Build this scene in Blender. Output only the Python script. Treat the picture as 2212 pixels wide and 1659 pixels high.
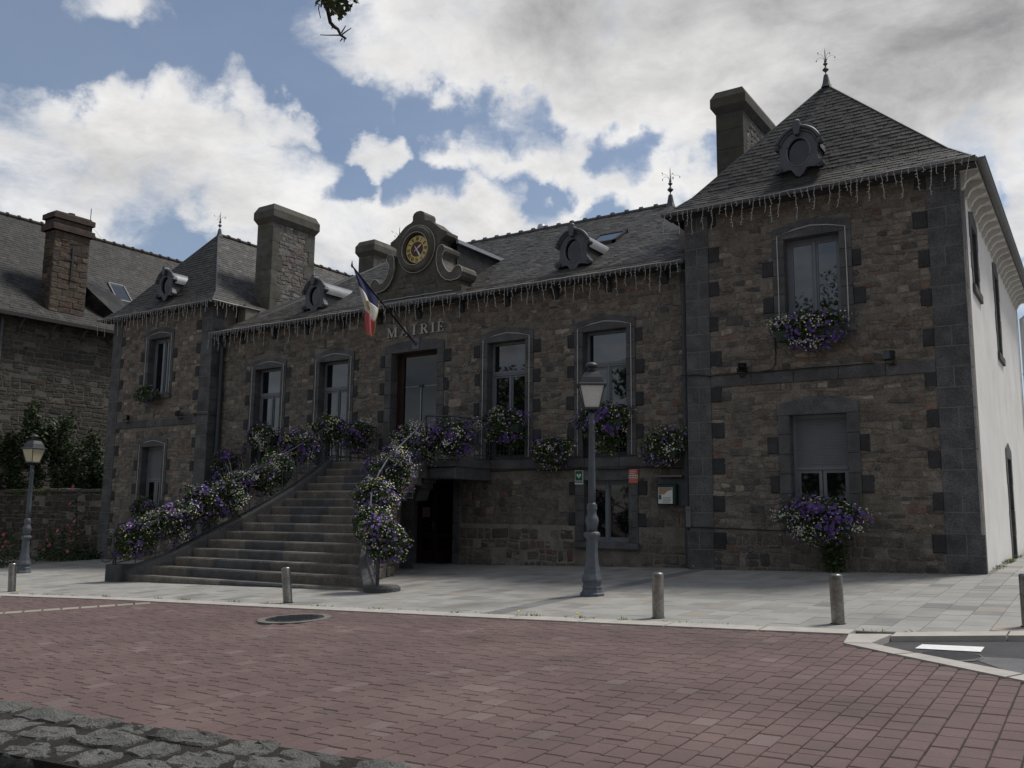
import bpy, math, random
from mathutils import Vector, Matrix, noise as mnoise
R = random.Random(7)
rad = math.radians
scene = bpy.context.scene
for o in list(bpy.data.objects): bpy.data.objects.remove(o)
COL = scene.collection

# ------------------------------------------------------------------ camera
F, YAW, PITCH, ROLL = 2833.73, -0.5881, 0.1406, 0.0106
CAMLOC = Vector((6.844, -16.9492, 1.32))
_f = Vector((math.sin(YAW)*math.cos(PITCH), math.cos(YAW)*math.cos(PITCH), math.sin(PITCH)))
_r = Vector((math.cos(YAW), -math.sin(YAW), 0)); _u = _r.cross(_f)
_r2 = math.cos(ROLL)*_r + math.sin(ROLL)*_u; _u2 = -math.sin(ROLL)*_r + math.cos(ROLL)*_u
cd = bpy.data.cameras.new('camera'); cam = bpy.data.objects.new('camera', cd); COL.objects.link(cam)
cd.sensor_width = 36; cd.lens = F/3264*36; cd.clip_end = 3000; cd.clip_start = .05
m = Matrix.Identity(4)
for i in range(3):
    m[i][0] = _r2[i]; m[i][1] = _u2[i]; m[i][2] = -_f[i]; m[i][3] = CAMLOC[i]
cam.matrix_world = m
scene.camera = cam

# ------------------------------------------------------------------ sun, sky, exposure
SUN_EL, SUN_AZ = rad(60), rad(32)          # azimuth from +Y (behind the building) towards +X
sunv = Vector((math.sin(SUN_AZ)*math.cos(SUN_EL), math.cos(SUN_AZ)*math.cos(SUN_EL), math.sin(SUN_EL)))
sl = bpy.data.lights.new('sun', 'SUN'); sun = bpy.data.objects.new('sun', sl); COL.objects.link(sun)
sl.energy = 3.0; sl.angle = rad(13); sl.color = (1.0, .96, .9)
sun.rotation_euler = (-sunv).to_track_quat('-Z', 'Y').to_euler()
sun.location = (0, 0, 30)

w = bpy.data.worlds.new('World'); scene.world = w; w.use_nodes = True
nt = w.node_tree; nt.nodes.clear()
def N(t, **k):
    n = nt.nodes.new(t)
    for a, b in k.items():
        if a.startswith('i_'): n.inputs[a[2:]].default_value = b
        else: setattr(n, a, b)
    return n
def L(a, b): nt.links.new(a, b)
def mth(op, a, b=None, c=None, clamp=False):
    n = nt.nodes.new('ShaderNodeMath'); n.operation = op; n.use_clamp = clamp
    for i, v in enumerate((a, b, c)):
        if v is None: continue
        if isinstance(v, (int, float)): n.inputs[i].default_value = v
        else: L(v, n.inputs[i])
    return n.outputs[0]
def pixdir(u, v):
    d = Vector(((u-1106)*1.4756/F, -(v-829.5)*1.4756/F, 1))
    return (_r2*d.x + _u2*d.y + _f*d.z).normalized()
sky = N('ShaderNodeTexSky', sky_type='NISHITA', sun_disc=False, sun_elevation=SUN_EL, sun_rotation=SUN_AZ,
        air_density=1.0, dust_density=.9, ozone_density=1.6)
tc = N('ShaderNodeTexCoord'); DIRV = tc.outputs['Generated']
sep = N('ShaderNodeSeparateXYZ'); L(DIRV, sep.inputs[0])
zz = mth('ADD', mth('MAXIMUM', sep.outputs[2], 0.0), .22)
cmb = N('ShaderNodeCombineXYZ'); L(mth('DIVIDE', sep.outputs[0], zz), cmb.inputs[0]); L(mth('DIVIDE', sep.outputs[1], zz), cmb.inputs[1])
wrp = N('ShaderNodeTexNoise', i_Scale=2.2, i_Detail=3.0, i_Roughness=.5); L(cmb.outputs[0], wrp.inputs['Vector'])
wv = nt.nodes.new('ShaderNodeVectorMath'); wv.operation = 'MULTIPLY_ADD'; L(wrp.outputs['Color'], wv.inputs[0]); wv.inputs[1].default_value = (.22, .22, 0); L(cmb.outputs[0], wv.inputs[2])
n1 = N('ShaderNodeTexNoise', i_Scale=1.7, i_Detail=9.0, i_Roughness=.6, i_Lacunarity=2.1); L(wv.outputs[0], n1.inputs['Vector'])
n2 = N('ShaderNodeTexNoise', i_Scale=7.0, i_Detail=8.0, i_Roughness=.68, i_Lacunarity=2.2); L(wv.outputs[0], n2.inputs['Vector'])
# clouds standing where the photograph shows them: (pixel of the 2212-wide view, angular radius in degrees, weight)
CLOUDS = [(0,240,4,.8),(110,240,3.4,.9),(230,245,3.4,.95),(330,250,3.2,.95),(410,310,4.4,.95),(520,390,4.4,.95),(630,440,4.4,.95),(700,490,3.5,.9),(260,350,5,.85),(60,400,4,.7),(120,500,5,.75),(330,480,3.4,.5),(560,560,4,.8),
          (200,30,2.6,.85),(260,55,2.8,.9),(320,70,2.2,.8),(370,75,1.4,.6),(405,135,1.0,.6),(435,160,.8,.5),
          (500,190,1.5,.9),(525,225,2.0,1.0),(560,260,2.2,1.0),(610,262,2.1,1.0),(640,280,1.5,.8),(540,295,1.2,.6),
          (775,312,1.5,.85),(815,328,1.7,.9),(845,318,1.6,.9),(770,385,1.3,.5),(1020,380,1.2,.55),
          (690,70,2.0,.7),(760,90,3.2,.9),(850,110,4,1.0),(900,10,6,1.0),(1000,130,4.6,1.0),(1120,170,4.2,1.0),(1230,180,4.2,1.0),(1350,170,5,1.1),(1470,230,3.4,.95),(1500,90,8,1.2),(1700,120,9,1.3),(1900,180,7,1.2),(2080,130,9,1.3),(1150,60,7,1.2),(1850,260,4,.8),(1990,240,3,.8),
          (970,305,1.9,.8),(1050,295,2.2,.9),(1130,310,2.3,.95),(1230,335,2.6,.95),(1330,365,2.8,.95),(1420,380,2.8,.95),(1520,360,2.6,.9),(1260,385,2.2,.85),(1440,425,2.6,.8),
          (800,440,2.4,.9),(900,440,3,1.0),(1000,440,3.2,1.0),(1090,440,3.0,1.0),(1180,465,2.4,.9),(760,500,3.6,.9),(900,530,5,1.0),(1060,520,5,1.0),(1250,470,1.6,.7),
          (2150,235,2.8,.9),(2200,210,4,.9),(2110,300,1.8,.75),(2180,300,1.8,.7),(2195,430,1.8,.9),(2212,470,2.4,.9),(2212,620,2.2,.9)]
HOLES = [(560,60,6,.5),(60,80,5,.5),(250,140,2.4,.6),(330,150,2.4,.6),(150,150,2.4,.5),(720,230,2.4,.4),(760,400,1.5,.5),(2040,330,3,.6),(410,530,2.4,.4),(440,215,1.8,.4),(120,120,3,.5),(300,450,2,.3)]
HOLES += [(u, v, 1.7, .6) for u, v in ((880,225),(960,248),(1040,258),(1130,262),(1290,300),(1380,320),(1560,320),(870,385),(940,385),(1110,385),(1170,410),(1310,470),(740,410))]
def bump(u, v, a, wgt):
    d = pixdir(u, v)
    dp = nt.nodes.new('ShaderNodeVectorMath'); dp.operation = 'DOT_PRODUCT'; L(BD, dp.inputs[0]); dp.inputs[1].default_value = d
    mr = nt.nodes.new('ShaderNodeMapRange'); mr.interpolation_type = 'SMOOTHSTEP'
    L(dp.outputs['Value'], mr.inputs[0]); mr.inputs[1].default_value = math.cos(rad(a*1.12)); mr.inputs[2].default_value = 1.0
    mr.inputs[3].default_value = 0; mr.inputs[4].default_value = wgt
    return mr.outputs[0]
def warp(vec, sc, amp, det):
    nz = N('ShaderNodeTexNoise', i_Scale=sc, i_Detail=det, i_Roughness=.6); L(DIRV, nz.inputs['Vector'])
    sb = nt.nodes.new('ShaderNodeVectorMath'); sb.operation = 'SUBTRACT'; L(nz.outputs['Color'], sb.inputs[0]); sb.inputs[1].default_value = (.5, .5, .5)
    ma = nt.nodes.new('ShaderNodeVectorMath'); ma.operation = 'MULTIPLY_ADD'; L(sb.outputs[0], ma.inputs[0]); ma.inputs[1].default_value = (amp, amp, amp); L(vec, ma.inputs[2]); return ma.outputs[0]
wd_ = warp(warp(DIRV, 7, .13, 3.0), 24, .06, 7.0)
nv_ = nt.nodes.new('ShaderNodeVectorMath'); nv_.operation = 'NORMALIZE'; L(wd_, nv_.inputs[0]); BD = nv_.outputs[0]
acc = None
for c in CLOUDS:
    b = bump(*c); acc = b if acc is None else mth('MAXIMUM', acc, b)
for u, v, a, g in HOLES: acc = mth('SUBTRACT', acc, bump(u, v, a, g))
# away from the view the unseen cover is denser, greyer cloud, shaped to dim the facade
vd = nt.nodes.new('ShaderNodeVectorMath'); vd.operation = 'DOT_PRODUCT'; L(DIRV, vd.inputs[0]); vd.inputs[1].default_value = pixdir(1106, 300)
off = N('ShaderNodeMapRange', interpolation_type='SMOOTHSTEP'); L(vd.outputs['Value'], off.inputs[0])
off.inputs[1].default_value = math.cos(rad(34)); off.inputs[2].default_value = math.cos(rad(60)); off.inputs[3].default_value = 0; off.inputs[4].default_value = .62
noi = mth('ADD', mth('MULTIPLY', mth('SUBTRACT', n1.outputs[0], .5), .8), mth('MULTIPLY', mth('SUBTRACT', n2.outputs[0], .5), 1.1))
dens = mth('ADD', mth('ADD', acc, off.outputs[0]), noi)
cov = N('ShaderNodeMapRange', interpolation_type='SMOOTHSTEP'); L(dens, cov.inputs[0])
cov.inputs[1].default_value = .12; cov.inputs[2].default_value = 1.02
n3 = N('ShaderNodeTexNoise', i_Scale=3.2, i_Detail=8.0, i_Roughness=.62); L(wv.outputs[0], n3.inputs['Vector'])
shade = mth('ADD', mth('MULTIPLY', mth('SUBTRACT', n3.outputs[0], .45), 1.7), mth('MULTIPLY', mth('SUBTRACT', dens, .6), .35))
shade = mth('ADD', shade, mth('MULTIPLY', off.outputs[0], 1.0))      # grey bases go on overhead, with grey added out of view to dim the facade
shade = mth('ADD', shade, mth('ADD', bump(1900,-20,13,.26), mth('ADD', bump(2180,40,9,.20), bump(1300,-30,8,.22))))
thick = N('ShaderNodeMapRange', interpolation_type='LINEAR'); L(shade, thick.inputs[0])
thick.inputs[1].default_value = 0; thick.inputs[2].default_value = 1.0
cc = N('ShaderNodeMix', data_type='RGBA'); L(thick.outputs[0], cc.inputs['Factor'])
cc.inputs['A'].default_value = (9.7, 9.6, 9.5, 1); cc.inputs['B'].default_value = (2.7, 2.7, 2.8, 1)
skc = N('ShaderNodeMix', data_type='RGBA'); L(cov.outputs[0], skc.inputs['Factor'])
veil = N('ShaderNodeMix', data_type='RGBA')          # thin high veil that pales the blue
L(mth('MULTIPLY_ADD', n1.outputs[0],   .30, .0), veil.inputs['Factor']); L(sky.outputs[0], veil.inputs['A']); veil.inputs['B'].default_value = (6.2, 6.6, 7.1, 1)
L(veil.outputs['Result'], skc.inputs['A']); L(cc.outputs['Result'], skc.inputs['B'])
w.cycles.sampling_method = 'MANUAL'; w.cycles.sample_map_resolution = 256
bg = N('ShaderNodeBackground', i_Strength=.095); L(skc.outputs['Result'], bg.inputs[0])
wo = N('ShaderNodeOutputWorld'); L(bg.outputs[0], wo.inputs[0])
vs = scene.view_settings; vs.view_transform = 'Standard'; vs.look = 'None'; vs.exposure = 0.0; vs.gamma = 1; vs.use_curve_mapping = False
scene.render.resolution_x = 1024; scene.render.resolution_y = 768

# ------------------------------------------------------------------ helpers
OFF = {}
class MB:
    def __init__(s): s.v = []; s.f = []; s.c = []; s.mi = []; s.col = None; s.m = 0
    def setcol(s, c): s.col = c; return s
    def pts(s, P):
        b = len(s.v); s.v.extend([tuple(p) for p in P])
        s.c.extend([s.col or (.5, .5, .5)]*len(P)); return b
    def face(s, P):
        b = s.pts(P); s.f.append(tuple(range(b, b+len(P)))); s.mi.append(s.m)
    def fs(s, b, fl):
        for f in fl: s.f.append(tuple(b+i for i in f)); s.mi.append(s.m)
    def box(s, x0, x1, y0, y1, z0, z1):
        b = s.pts([(x0,y0,z0),(x1,y0,z0),(x1,y1,z0),(x0,y1,z0),(x0,y0,z1),(x1,y0,z1),(x1,y1,z1),(x0,y1,z1)])
        s.fs(b, [(3,2,1,0),(4,5,6,7),(0,1,5,4),(1,2,6,5),(2,3,7,6),(3,0,4,7)]); return s
    def hexa(s, P):
        b = s.pts(P); s.fs(b, [(3,2,1,0),(4,5,6,7),(0,1,5,4),(1,2,6,5),(2,3,7,6),(3,0,4,7)]); return s
    def prism(s, poly, fn, d0, d1):
        """poly: 2-D outline, fn(a,b,d)->3-D; closed prism between depths d0 and d1"""
        n = len(poly); b = s.pts([fn(p[0], p[1], d0) for p in poly] + [fn(p[0], p[1], d1) for p in poly])
        s.fs(b, [tuple(range(n))[::-1], tuple(range(n, 2*n))] + [(i, (i+1) % n, n+(i+1) % n, n+i) for i in range(n)]); return s
    def cbox(s, x0, x1, y0, y1, z0, z1, e=.012, axis='y-'):
        """block whose outward face (-Y or +Z) has chamfered edges"""
        if axis == 'y-':
            P = [(x0,y1,z0),(x1,y1,z0),(x1,y1,z1),(x0,y1,z1),(x0,y0+e,z0),(x1,y0+e,z0),(x1,y0+e,z1),(x0,y0+e,z1),(x0+e,y0,z0+e),(x1-e,y0,z0+e),(x1-e,y0,z1-e),(x0+e,y0,z1-e)]
        elif axis == 'x+':
            P = [(x0,y0,z0),(x0,y1,z0),(x0,y1,z1),(x0,y0,z1),(x1-e,y0,z0),(x1-e,y1,z0),(x1-e,y1,z1),(x1-e,y0,z1),(x1,y0+e,z0+e),(x1,y1-e,z0+e),(x1,y1-e,z1-e),(x1,y0+e,z1-e)]
        else:
            P = [(x0,y0,z0),(x1,y0,z0),(x1,y1,z0),(x0,y1,z0),(x0,y0,z1-e),(x1,y0,z1-e),(x1,y1,z1-e),(x0,y1,z1-e),(x0+e,y0+e,z1),(x1-e,y0+e,z1),(x1-e,y1-e,z1),(x0+e,y1-e,z1)]
        b = s.pts(P)
        s.fs(b, [(0,1,5,4),(1,2,6,5),(2,3,7,6),(3,0,4,7),(4,5,9,8),(5,6,10,9),(6,7,11,10),(7,4,8,11),(8,9,10,11)]); return s
    def tube(s, path, r, n=6, caps=True, taper=None):
        path = [Vector(p) for p in path]; rings = []; k = len(path)
        up = Vector((0, 0, 1))
        for i, p in enumerate(path):
            t = (path[min(i+1, k-1)]-path[max(i-1, 0)])
            if t.length < 1e-9: t = Vector((0, 0, 1))
            t.normalize()
            a = t.cross(up if abs(t.z) < .95 else Vector((1, 0, 0))); a.normalize(); bb = t.cross(a)
            rr = r if taper is None else r*(1+(taper-1)*i/max(1, k-1))
            rings.append(s.pts([p+(a*math.cos(2*math.pi*j/n)+bb*math.sin(2*math.pi*j/n))*rr for j in range(n)]))
        for i in range(k-1):
            for j in range(n):
                s.f.append((rings[i]+j, rings[i]+(j+1) % n, rings[i+1]+(j+1) % n, rings[i+1]+j)); s.mi.append(s.m)
        if caps:
            s.f.append(tuple(rings[0]+j for j in range(n))[::-1]); s.mi.append(s.m)
            s.f.append(tuple(rings[-1]+j for j in range(n))); s.mi.append(s.m)
        return s
    def lathe(s, prof, n=16, c=(0, 0, 0), sides=None, rot=0):
        rings = []
        for r_, z in prof:
            rings.append(s.pts([(c[0]+r_*math.cos(rot+2*math.pi*j/n), c[1]+r_*math.sin(rot+2*math.pi*j/n), c[2]+z) for j in range(n)]))
        for i in range(len(prof)-1):
            for j in range(n):
                s.f.append((rings[i]+j, rings[i]+(j+1) % n, rings[i+1]+(j+1) % n, rings[i+1]+j)); s.mi.append(s.m)
        s.f.append(tuple(rings[0]+j for j in range(n))[::-1]); s.mi.append(s.m)
        s.f.append(tuple(rings[-1]+j for j in range(n))); s.mi.append(s.m)
        return s
def obj(name, mb, mat, parent=None, kind=None, smooth=False, label=None, cat=None, group=None):
    off = OFF.get(parent.name, Vector((0, 0, 0))) if parent else Vector((0, 0, 0))
    me = bpy.data.meshes.new(name)
    if off.length: vv = [(a-off.x, b-off.y, c-off.z) for a, b, c in mb.v]
    else: vv = mb.v
    me.from_pydata(vv, [], mb.f)
    mats = mat if isinstance(mat, (list, tuple)) else [mat]
    for q in mats: me.materials.append(q)
    if len(mats) > 1: me.polygons.foreach_set('material_index', mb.mi)
    if any(x != (.5, .5, .5) for x in mb.c[:1]):
        at = me.color_attributes.new('Col', 'FLOAT_COLOR', 'POINT')
        fl = []
        for c in mb.c: fl.extend((c[0], c[1], c[2], 1.0))
        at.data.foreach_set('color', fl)
    if smooth: me.polygons.foreach_set('use_smooth', [True]*len(me.polygons))
    o = bpy.data.objects.new(name, me); COL.objects.link(o)
    if parent: o.parent = parent; OFF[o.name] = off
    if kind: o['kind'] = kind
    if label: o['label'] = label
    if cat: o['category'] = cat
    if group: o['group'] = group
    return o
def thing(name, label, cat, loc=(0, 0, 0), group=None, rotz=0):
    o = bpy.data.objects.new(name, None); COL.objects.link(o); o.location = loc; o.rotation_euler = (0, 0, rotz)
    o.empty_display_size = .2
    o['label'] = label; o['category'] = cat
    if group: o['group'] = group
    OFF[o.name] = Vector(loc)
    return o
def local(o): OFF[o.name] = Vector((0, 0, 0)); return o      # parts of this thing are given in its own coordinates
def copy_tree(o, parent=None):
    c = o.copy(); COL.objects.link(c)
    if parent: c.parent = parent
    for ch in list(o.children): copy_tree(ch, c)
    return c
def structure(name, mb, mat): return obj(name, mb, mat, None, 'structure')
def jit(a): return R.uniform(-a, a)

# ------------------------------------------------------------------ materials
MATS = {}
def mat(name, col=(.5, .5, .5), rough=.8, var=.2, scale=6, bump=.25, attr=False, metal=0, spec=.5, fine=60, fvar=.12, ior=1.45, col2=None, mask=(.5, .68), moss=None, mossm=(.52, .66), mscale=1.2, stain=0):
    m_ = bpy.data.materials.new(name); m_.use_nodes = True; t = m_.node_tree; t.nodes.clear()
    ln = t.links.new
    def nn(ty, **k):
        q = t.nodes.new(ty)
        for a, b in k.items():
            if a.startswith('i_'): q.inputs[a[2:]].default_value = b
            else: setattr(q, a, b)
        return q
    out = nn('ShaderNodeOutputMaterial'); p = nn('ShaderNodeBsdfPrincipled'); ln(p.outputs[0], out.inputs[0])
    p.inputs['Roughness'].default_value = rough; p.inputs['Metallic'].default_value = metal; p.inputs['IOR'].default_value = ior
    p.inputs['Specular IOR Level'].default_value = spec
    g = nn('ShaderNodeNewGeometry'); P = g.outputs['Position']
    a = nn('ShaderNodeTexNoise', i_Scale=scale, i_Detail=6.0, i_Roughness=.6); ln(P, a.inputs['Vector'])
    b = nn('ShaderNodeTexNoise', i_Scale=fine, i_Detail=3.0, i_Roughness=.65); ln(P, b.inputs['Vector'])
    def mr(src, lo, hi, f0=.3, f1=.7):
        q = nn('ShaderNodeMapRange'); ln(src, q.inputs[0]); q.inputs[1].default_value = f0; q.inputs[2].default_value = f1
        q.inputs[3].default_value = lo; q.inputs[4].default_value = hi; return q.outputs[0]
    k = nn('ShaderNodeMath', operation='MULTIPLY'); ln(mr(a.outputs[0], 1-var, 1+var), k.inputs[0]); ln(mr(b.outputs[0], 1-fvar, 1+fvar), k.inputs[1])
    if attr:
        src = nn('ShaderNodeAttribute', attribute_name='Col').outputs['Color']
    elif col2:
        mx = nn('ShaderNodeMix', data_type='RGBA'); mx.inputs['A'].default_value = (*col, 1); mx.inputs['B'].default_value = (*col2, 1)
        c3 = nn('ShaderNodeTexNoise', i_Scale=mscale, i_Detail=7.0, i_Roughness=.62); ln(P, c3.inputs['Vector'])
        ln(mr(c3.outputs[0], 0, 1, *mask), mx.inputs['Factor']); src = mx.outputs['Result']
    else:
        rg = nn('ShaderNodeRGB'); rg.outputs[0].default_value = (*col, 1); src = rg.outputs[0]
    vm = nn('ShaderNodeVectorMath', operation='SCALE'); ln(src, vm.inputs[0]); ln(k.outputs[0], vm.inputs['Scale'])
    fin = vm.outputs[0]
    if moss:
        mx = nn('ShaderNodeMix', data_type='RGBA'); ln(fin, mx.inputs['A']); mx.inputs['B'].default_value = (*moss, 1)
        c4 = nn('ShaderNodeTexNoise', i_Scale=mscale*1.7, i_Detail=9.0, i_Roughness=.68); ln(P, c4.inputs['Vector'])
        ln(mr(c4.outputs[0], 0, .85, *mossm), mx.inputs['Factor']); fin = mx.outputs['Result']
    ln(fin, p.inputs['Base Color'])
    if bump:
        bn = nn('ShaderNodeBump', i_Strength=bump, i_Distance=.02)
        ad = nn('ShaderNodeMath', operation='ADD'); ln(a.outputs[0], ad.inputs[0]); ln(b.outputs[0], ad.inputs[1]); ln(ad.outputs[0], bn.inputs['Height'])
        ln(bn.outputs[0], p.inputs['Normal'])
    MATS[name] = m_; return m_
M = dict(
 ground=mat('ground', (.16,.14,.12), .95, .25, 2),
 brick=mat('paver_brick', attr=True, rough=.88, var=.22, scale=.9, fine=150, fvar=.3, bump=.3),
 sand=mat('joint_sand', (.045,.038,.034), .95, .3, 9),
 slab=mat('pavement_slab', attr=True, rough=.82, var=.16, scale=1.6, fine=70, fvar=.1, bump=.15),
 grout=mat('grout', (.16,.15,.135), .95, .3, 6),
 kerb=mat('kerb_granite', (.42,.395,.355), .8, .14, 5, fine=120, fvar=.15),
 asphalt=mat('asphalt', (.075,.075,.078), .9, .2, 3, fine=220, fvar=.5, bump=.6),
 asphalt2=mat('asphalt_worn', (.16,.16,.162), .9, .2, 3, fine=240, fvar=.7, bump=.6),
 paint=mat('road_paint', (.78,.78,.76), .7, .08, 9, fine=90),
 cast=mat('cast_iron', (.05,.05,.052), .55, .3, 20, metal=.6),
 steel=mat('brushed_steel', (.26,.25,.235), .33, .45, 3.5, metal=.85, fine=30, fvar=.25, bump=.05),
 rubble=mat('rubble_stone', attr=True, rough=.92, var=.32, scale=7, fine=48, fvar=.42, bump=1.0),
 mortar=mat('earth_mortar', (.195,.172,.146), .95, .35, 3, fine=40, fvar=.35, bump=.9),
 quoinj=mat('quoin_pointing', (.17,.165,.155), .9, .25, 4),
 pointing=mat('lime_pointing', (.12,.11,.097), .95, .3, 3, fine=40, fvar=.25, bump=.5),
 granite=mat('dressed_granite', attr=True, rough=.85, var=.38, scale=3, fine=80, fvar=.7, bump=.5),
 slate=mat('slate', attr=True, rough=.60, var=.3, scale=5, fine=45, fvar=.25, bump=.45, spec=.32, moss=(.06,.056,.042), mossm=(.5,.72), mscale=1.3),
 deck=mat('roof_deck', (.04,.04,.042), .9),
 zinc=mat('zinc', (.145,.152,.162), .5, .16, 4, metal=.35, bump=.06),
 lead=mat('dormer_zinc', (.092,.097,.107), .55, .2, 5, metal=.3, bump=.08),
 zincl=mat('zinc_light', (.42,.45,.49), .45, .1, 4, metal=.4, bump=.05),
 iron=mat('wrought_iron', (.055,.062,.072), .6, .2, 14, bump=.1),
 black=mat('black_plastic', (.012,.012,.013), .5, .1, 10, bump=.05),
 lamp=mat('lamp_paint', (.088,.102,.122), .5, .2, 7, fine=30, bump=.1),
 lampcap=mat('lamp_roof', (.05,.055,.06), .5, .2, 9, bump=.1),
 opal=mat('opal_glass', (.62,.61,.58), .35, .05, 3, bump=0),
 opal2=mat('opal_glass_aged', (.60,.54,.38), .35, .05, 3, bump=0),
 frame=mat('window_frame', (.17,.185,.205), .5, .08, 4, bump=.03),
 shutter=mat('roller_shutter', (.135,.14,.148), .6, .08, 4, bump=.03),
 glass=mat('window_glass', (.006,.008,.010), .02, 0, 1, fvar=0, bump=0, ior=2.0, spec=.5),
 glassd=mat('dark_glass', (.004,.005,.006), .03, 0, 1, fvar=0, bump=0, ior=1.6),
 redwood=mat('red_wood', (.034,.015,.012), .55, .25, 6, bump=.1),
 white=mat('white_render', (.82,.80,.77), .85, .06, .8, fine=90, fvar=.05, bump=.15, col2=(.70,.675,.64), mask=(.50,.78), mscale=.7),
 whitep=mat('white_paint', (.62,.61,.585), .7, .08, 3, bump=.05),
 chim=mat('chimney_granite', attr=True, rough=.9, var=.35, scale=4, fine=60, fvar=.3, bump=.5, moss=(.085,.078,.04), mossm=(.45,.68), mscale=1.6),
 redchim=mat('red_chimney_stone', attr=True, rough=.95, var=.3, scale=3, fine=40, fvar=.3, bump=.8),
 wire=mat('light_wire', (.50,.49,.465), .6, .1, 9, bump=0),
 gold=mat('clock_yellow', (.66,.50,.17), .5, .08, 3, bump=.02),
 maroon=mat('clock_maroon', (.085,.02,.02), .5, .1, 3, bump=.02),
 ivory=mat('clock_hand', (.72,.70,.66), .5, .04, 3, bump=0),
 ink=mat('ink', (.012,.012,.012), .6, 0, 3, bump=0),
 basej=mat('base_joint', (.25,.23,.20), .95, .3, 3, fine=40, fvar=.25, bump=.5),
 letter=mat('letter_metal', (.46,.44,.40), .55, .12, 9, metal=.2, bump=.05),
 fblue=mat('flag_blue', (.018,.026,.085), .8, .12, 8, bump=.1),
 fwhite=mat('flag_white', (.62,.60,.57), .8, .08, 8, bump=.1),
 fred=mat('flag_red', (.42,.095,.09), .8, .1, 8, bump=.1),
 fgold=mat('flag_gold', (.40,.29,.10), .6, .1, 9, bump=.1),
 leaf=mat('leaf', attr=True, rough=.6, var=.25, scale=3, fine=20, fvar=.2, bump=0, spec=.35),
 petal=mat('petal', attr=True, rough=.75, var=.1, scale=5, bump=0, spec=.2),
 trough=mat('planter', (.03,.045,.035), .6, .1, 5, bump=.05),
 bark=mat('bark', (.06,.05,.042), .95, .3, 8, bump=.8),
 green=mat('sign_green', (.012,.12,.06), .5, .05, 5, bump=0),
 paper=mat('paper', (.68,.68,.64), .7, .05, 5, bump=0),
 red=mat('sign_red', (.55,.14,.09), .5, .06, 5, bump=0),
 orange=mat('print_orange', (.32,.21,.15), .6, .05, 5, bump=0),
 cabinet=mat('cabinet_green', (.012,.04,.03), .35, .1, 5, bump=0),
 wallstone=mat('boulder_granite', attr=True, rough=.92, var=.3, scale=7, fine=90, fvar=.4, bump=1.0, moss=(.035,.036,.03), mossm=(.55,.68), mscale=4),
 soil=mat('moss_soil', (.028,.025,.02), 1, .4, 14, fine=90, fvar=.5, bump=1.0, col2=(.05,.04,.03)),
 terracotta=mat('terracotta', (.06,.05,.043), .9, .2, 5, bump=.3),
)
# ------------------------------------------------------------------ ground
def gz(x, y):
    x = max(-32, min(14, x)); y = max(-27, min(16, y))
    return .215 + .0288*x + (.03 if y < -.3 else .012)*(y+.3)
def px(P):
    d = Vector(P)-CAMLOC; z = d.dot(_f)
    if z < .1: return None
    return (1632+F*d.dot(_r2)/z, 1224-F*d.dot(_u2)/z, z)
def inview(P, mg=120):
    q = px(P); return bool(q and -mg < q[0] < 3264+mg and -mg < q[1] < 2448+mg)
def merge(mbs):
    m_ = MB()
    for a in mbs:
        b = len(m_.v); m_.v.extend(a.v); m_.c.extend(a.c); m_.f.extend([tuple(i+b for i in f) for f in a.f]); m_.mi.extend(a.mi)
    return m_
def pieces(parent, name, lst, material, limit, restname, **k):
    """lst of (score, mesh); the `limit` that show largest become objects, the rest one joined part"""
    lst = sorted(lst, key=lambda q: -q[0])
    for sc, b in lst[:limit]: obj(name, b, material, parent)
    if lst[limit:]: obj(restname, merge([b for _, b in lst[limit:]]), material, parent, 'stuff')

g = MB(); S = [-400, -120, -32, -24, -16, -8, 0, 5, 14, 60, 400]; T = [-400, -90, -27, -18, -12, -7.5, -4, -.3, 5, 16, 60, 400]
idx = {}
for i, x in enumerate(S):
    for j, y in enumerate(T): idx[i, j] = g.pts([(x, y, gz(x, y)-.07)])
for i in range(len(S)-1):
    for j in range(len(T)-1): g.fs(0, [(idx[i, j], idx[i+1, j], idx[i+1, j+1], idx[i, j+1])])
structure('ground', g, M['ground'])

KF = [(-34, -10.4), (-13, -8.85), (-10, -8.44), (-6.8, -8.10), (-2.56, -7.93), (.13, -7.82), (2.27, -7.71), (3.36, -7.66), (5.0, -7.52), (6.1, -7.02), (9.5, -5.6)]
def lerp(tab, x):
    for (a, b), (c, d) in zip(tab, tab[1:]):
        if a <= x <= c: return b+(d-b)*(x-a)/(c-a)
    return tab[0][1] if x < tab[0][0] else tab[-1][1]
kf = lambda x: lerp(KF, x)
KW = .31
kb = lambda x: kf(x)+KW
RO = [(4.7, -8.13), (5.24, -8.54), (6.25, -9.32), (10.5, -12.6)]       # outer edge of the light kerb round the asphalt
def plaza_top(x): return kf(x) if x < 4.70 else lerp(RO, max(4.7, x))

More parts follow.
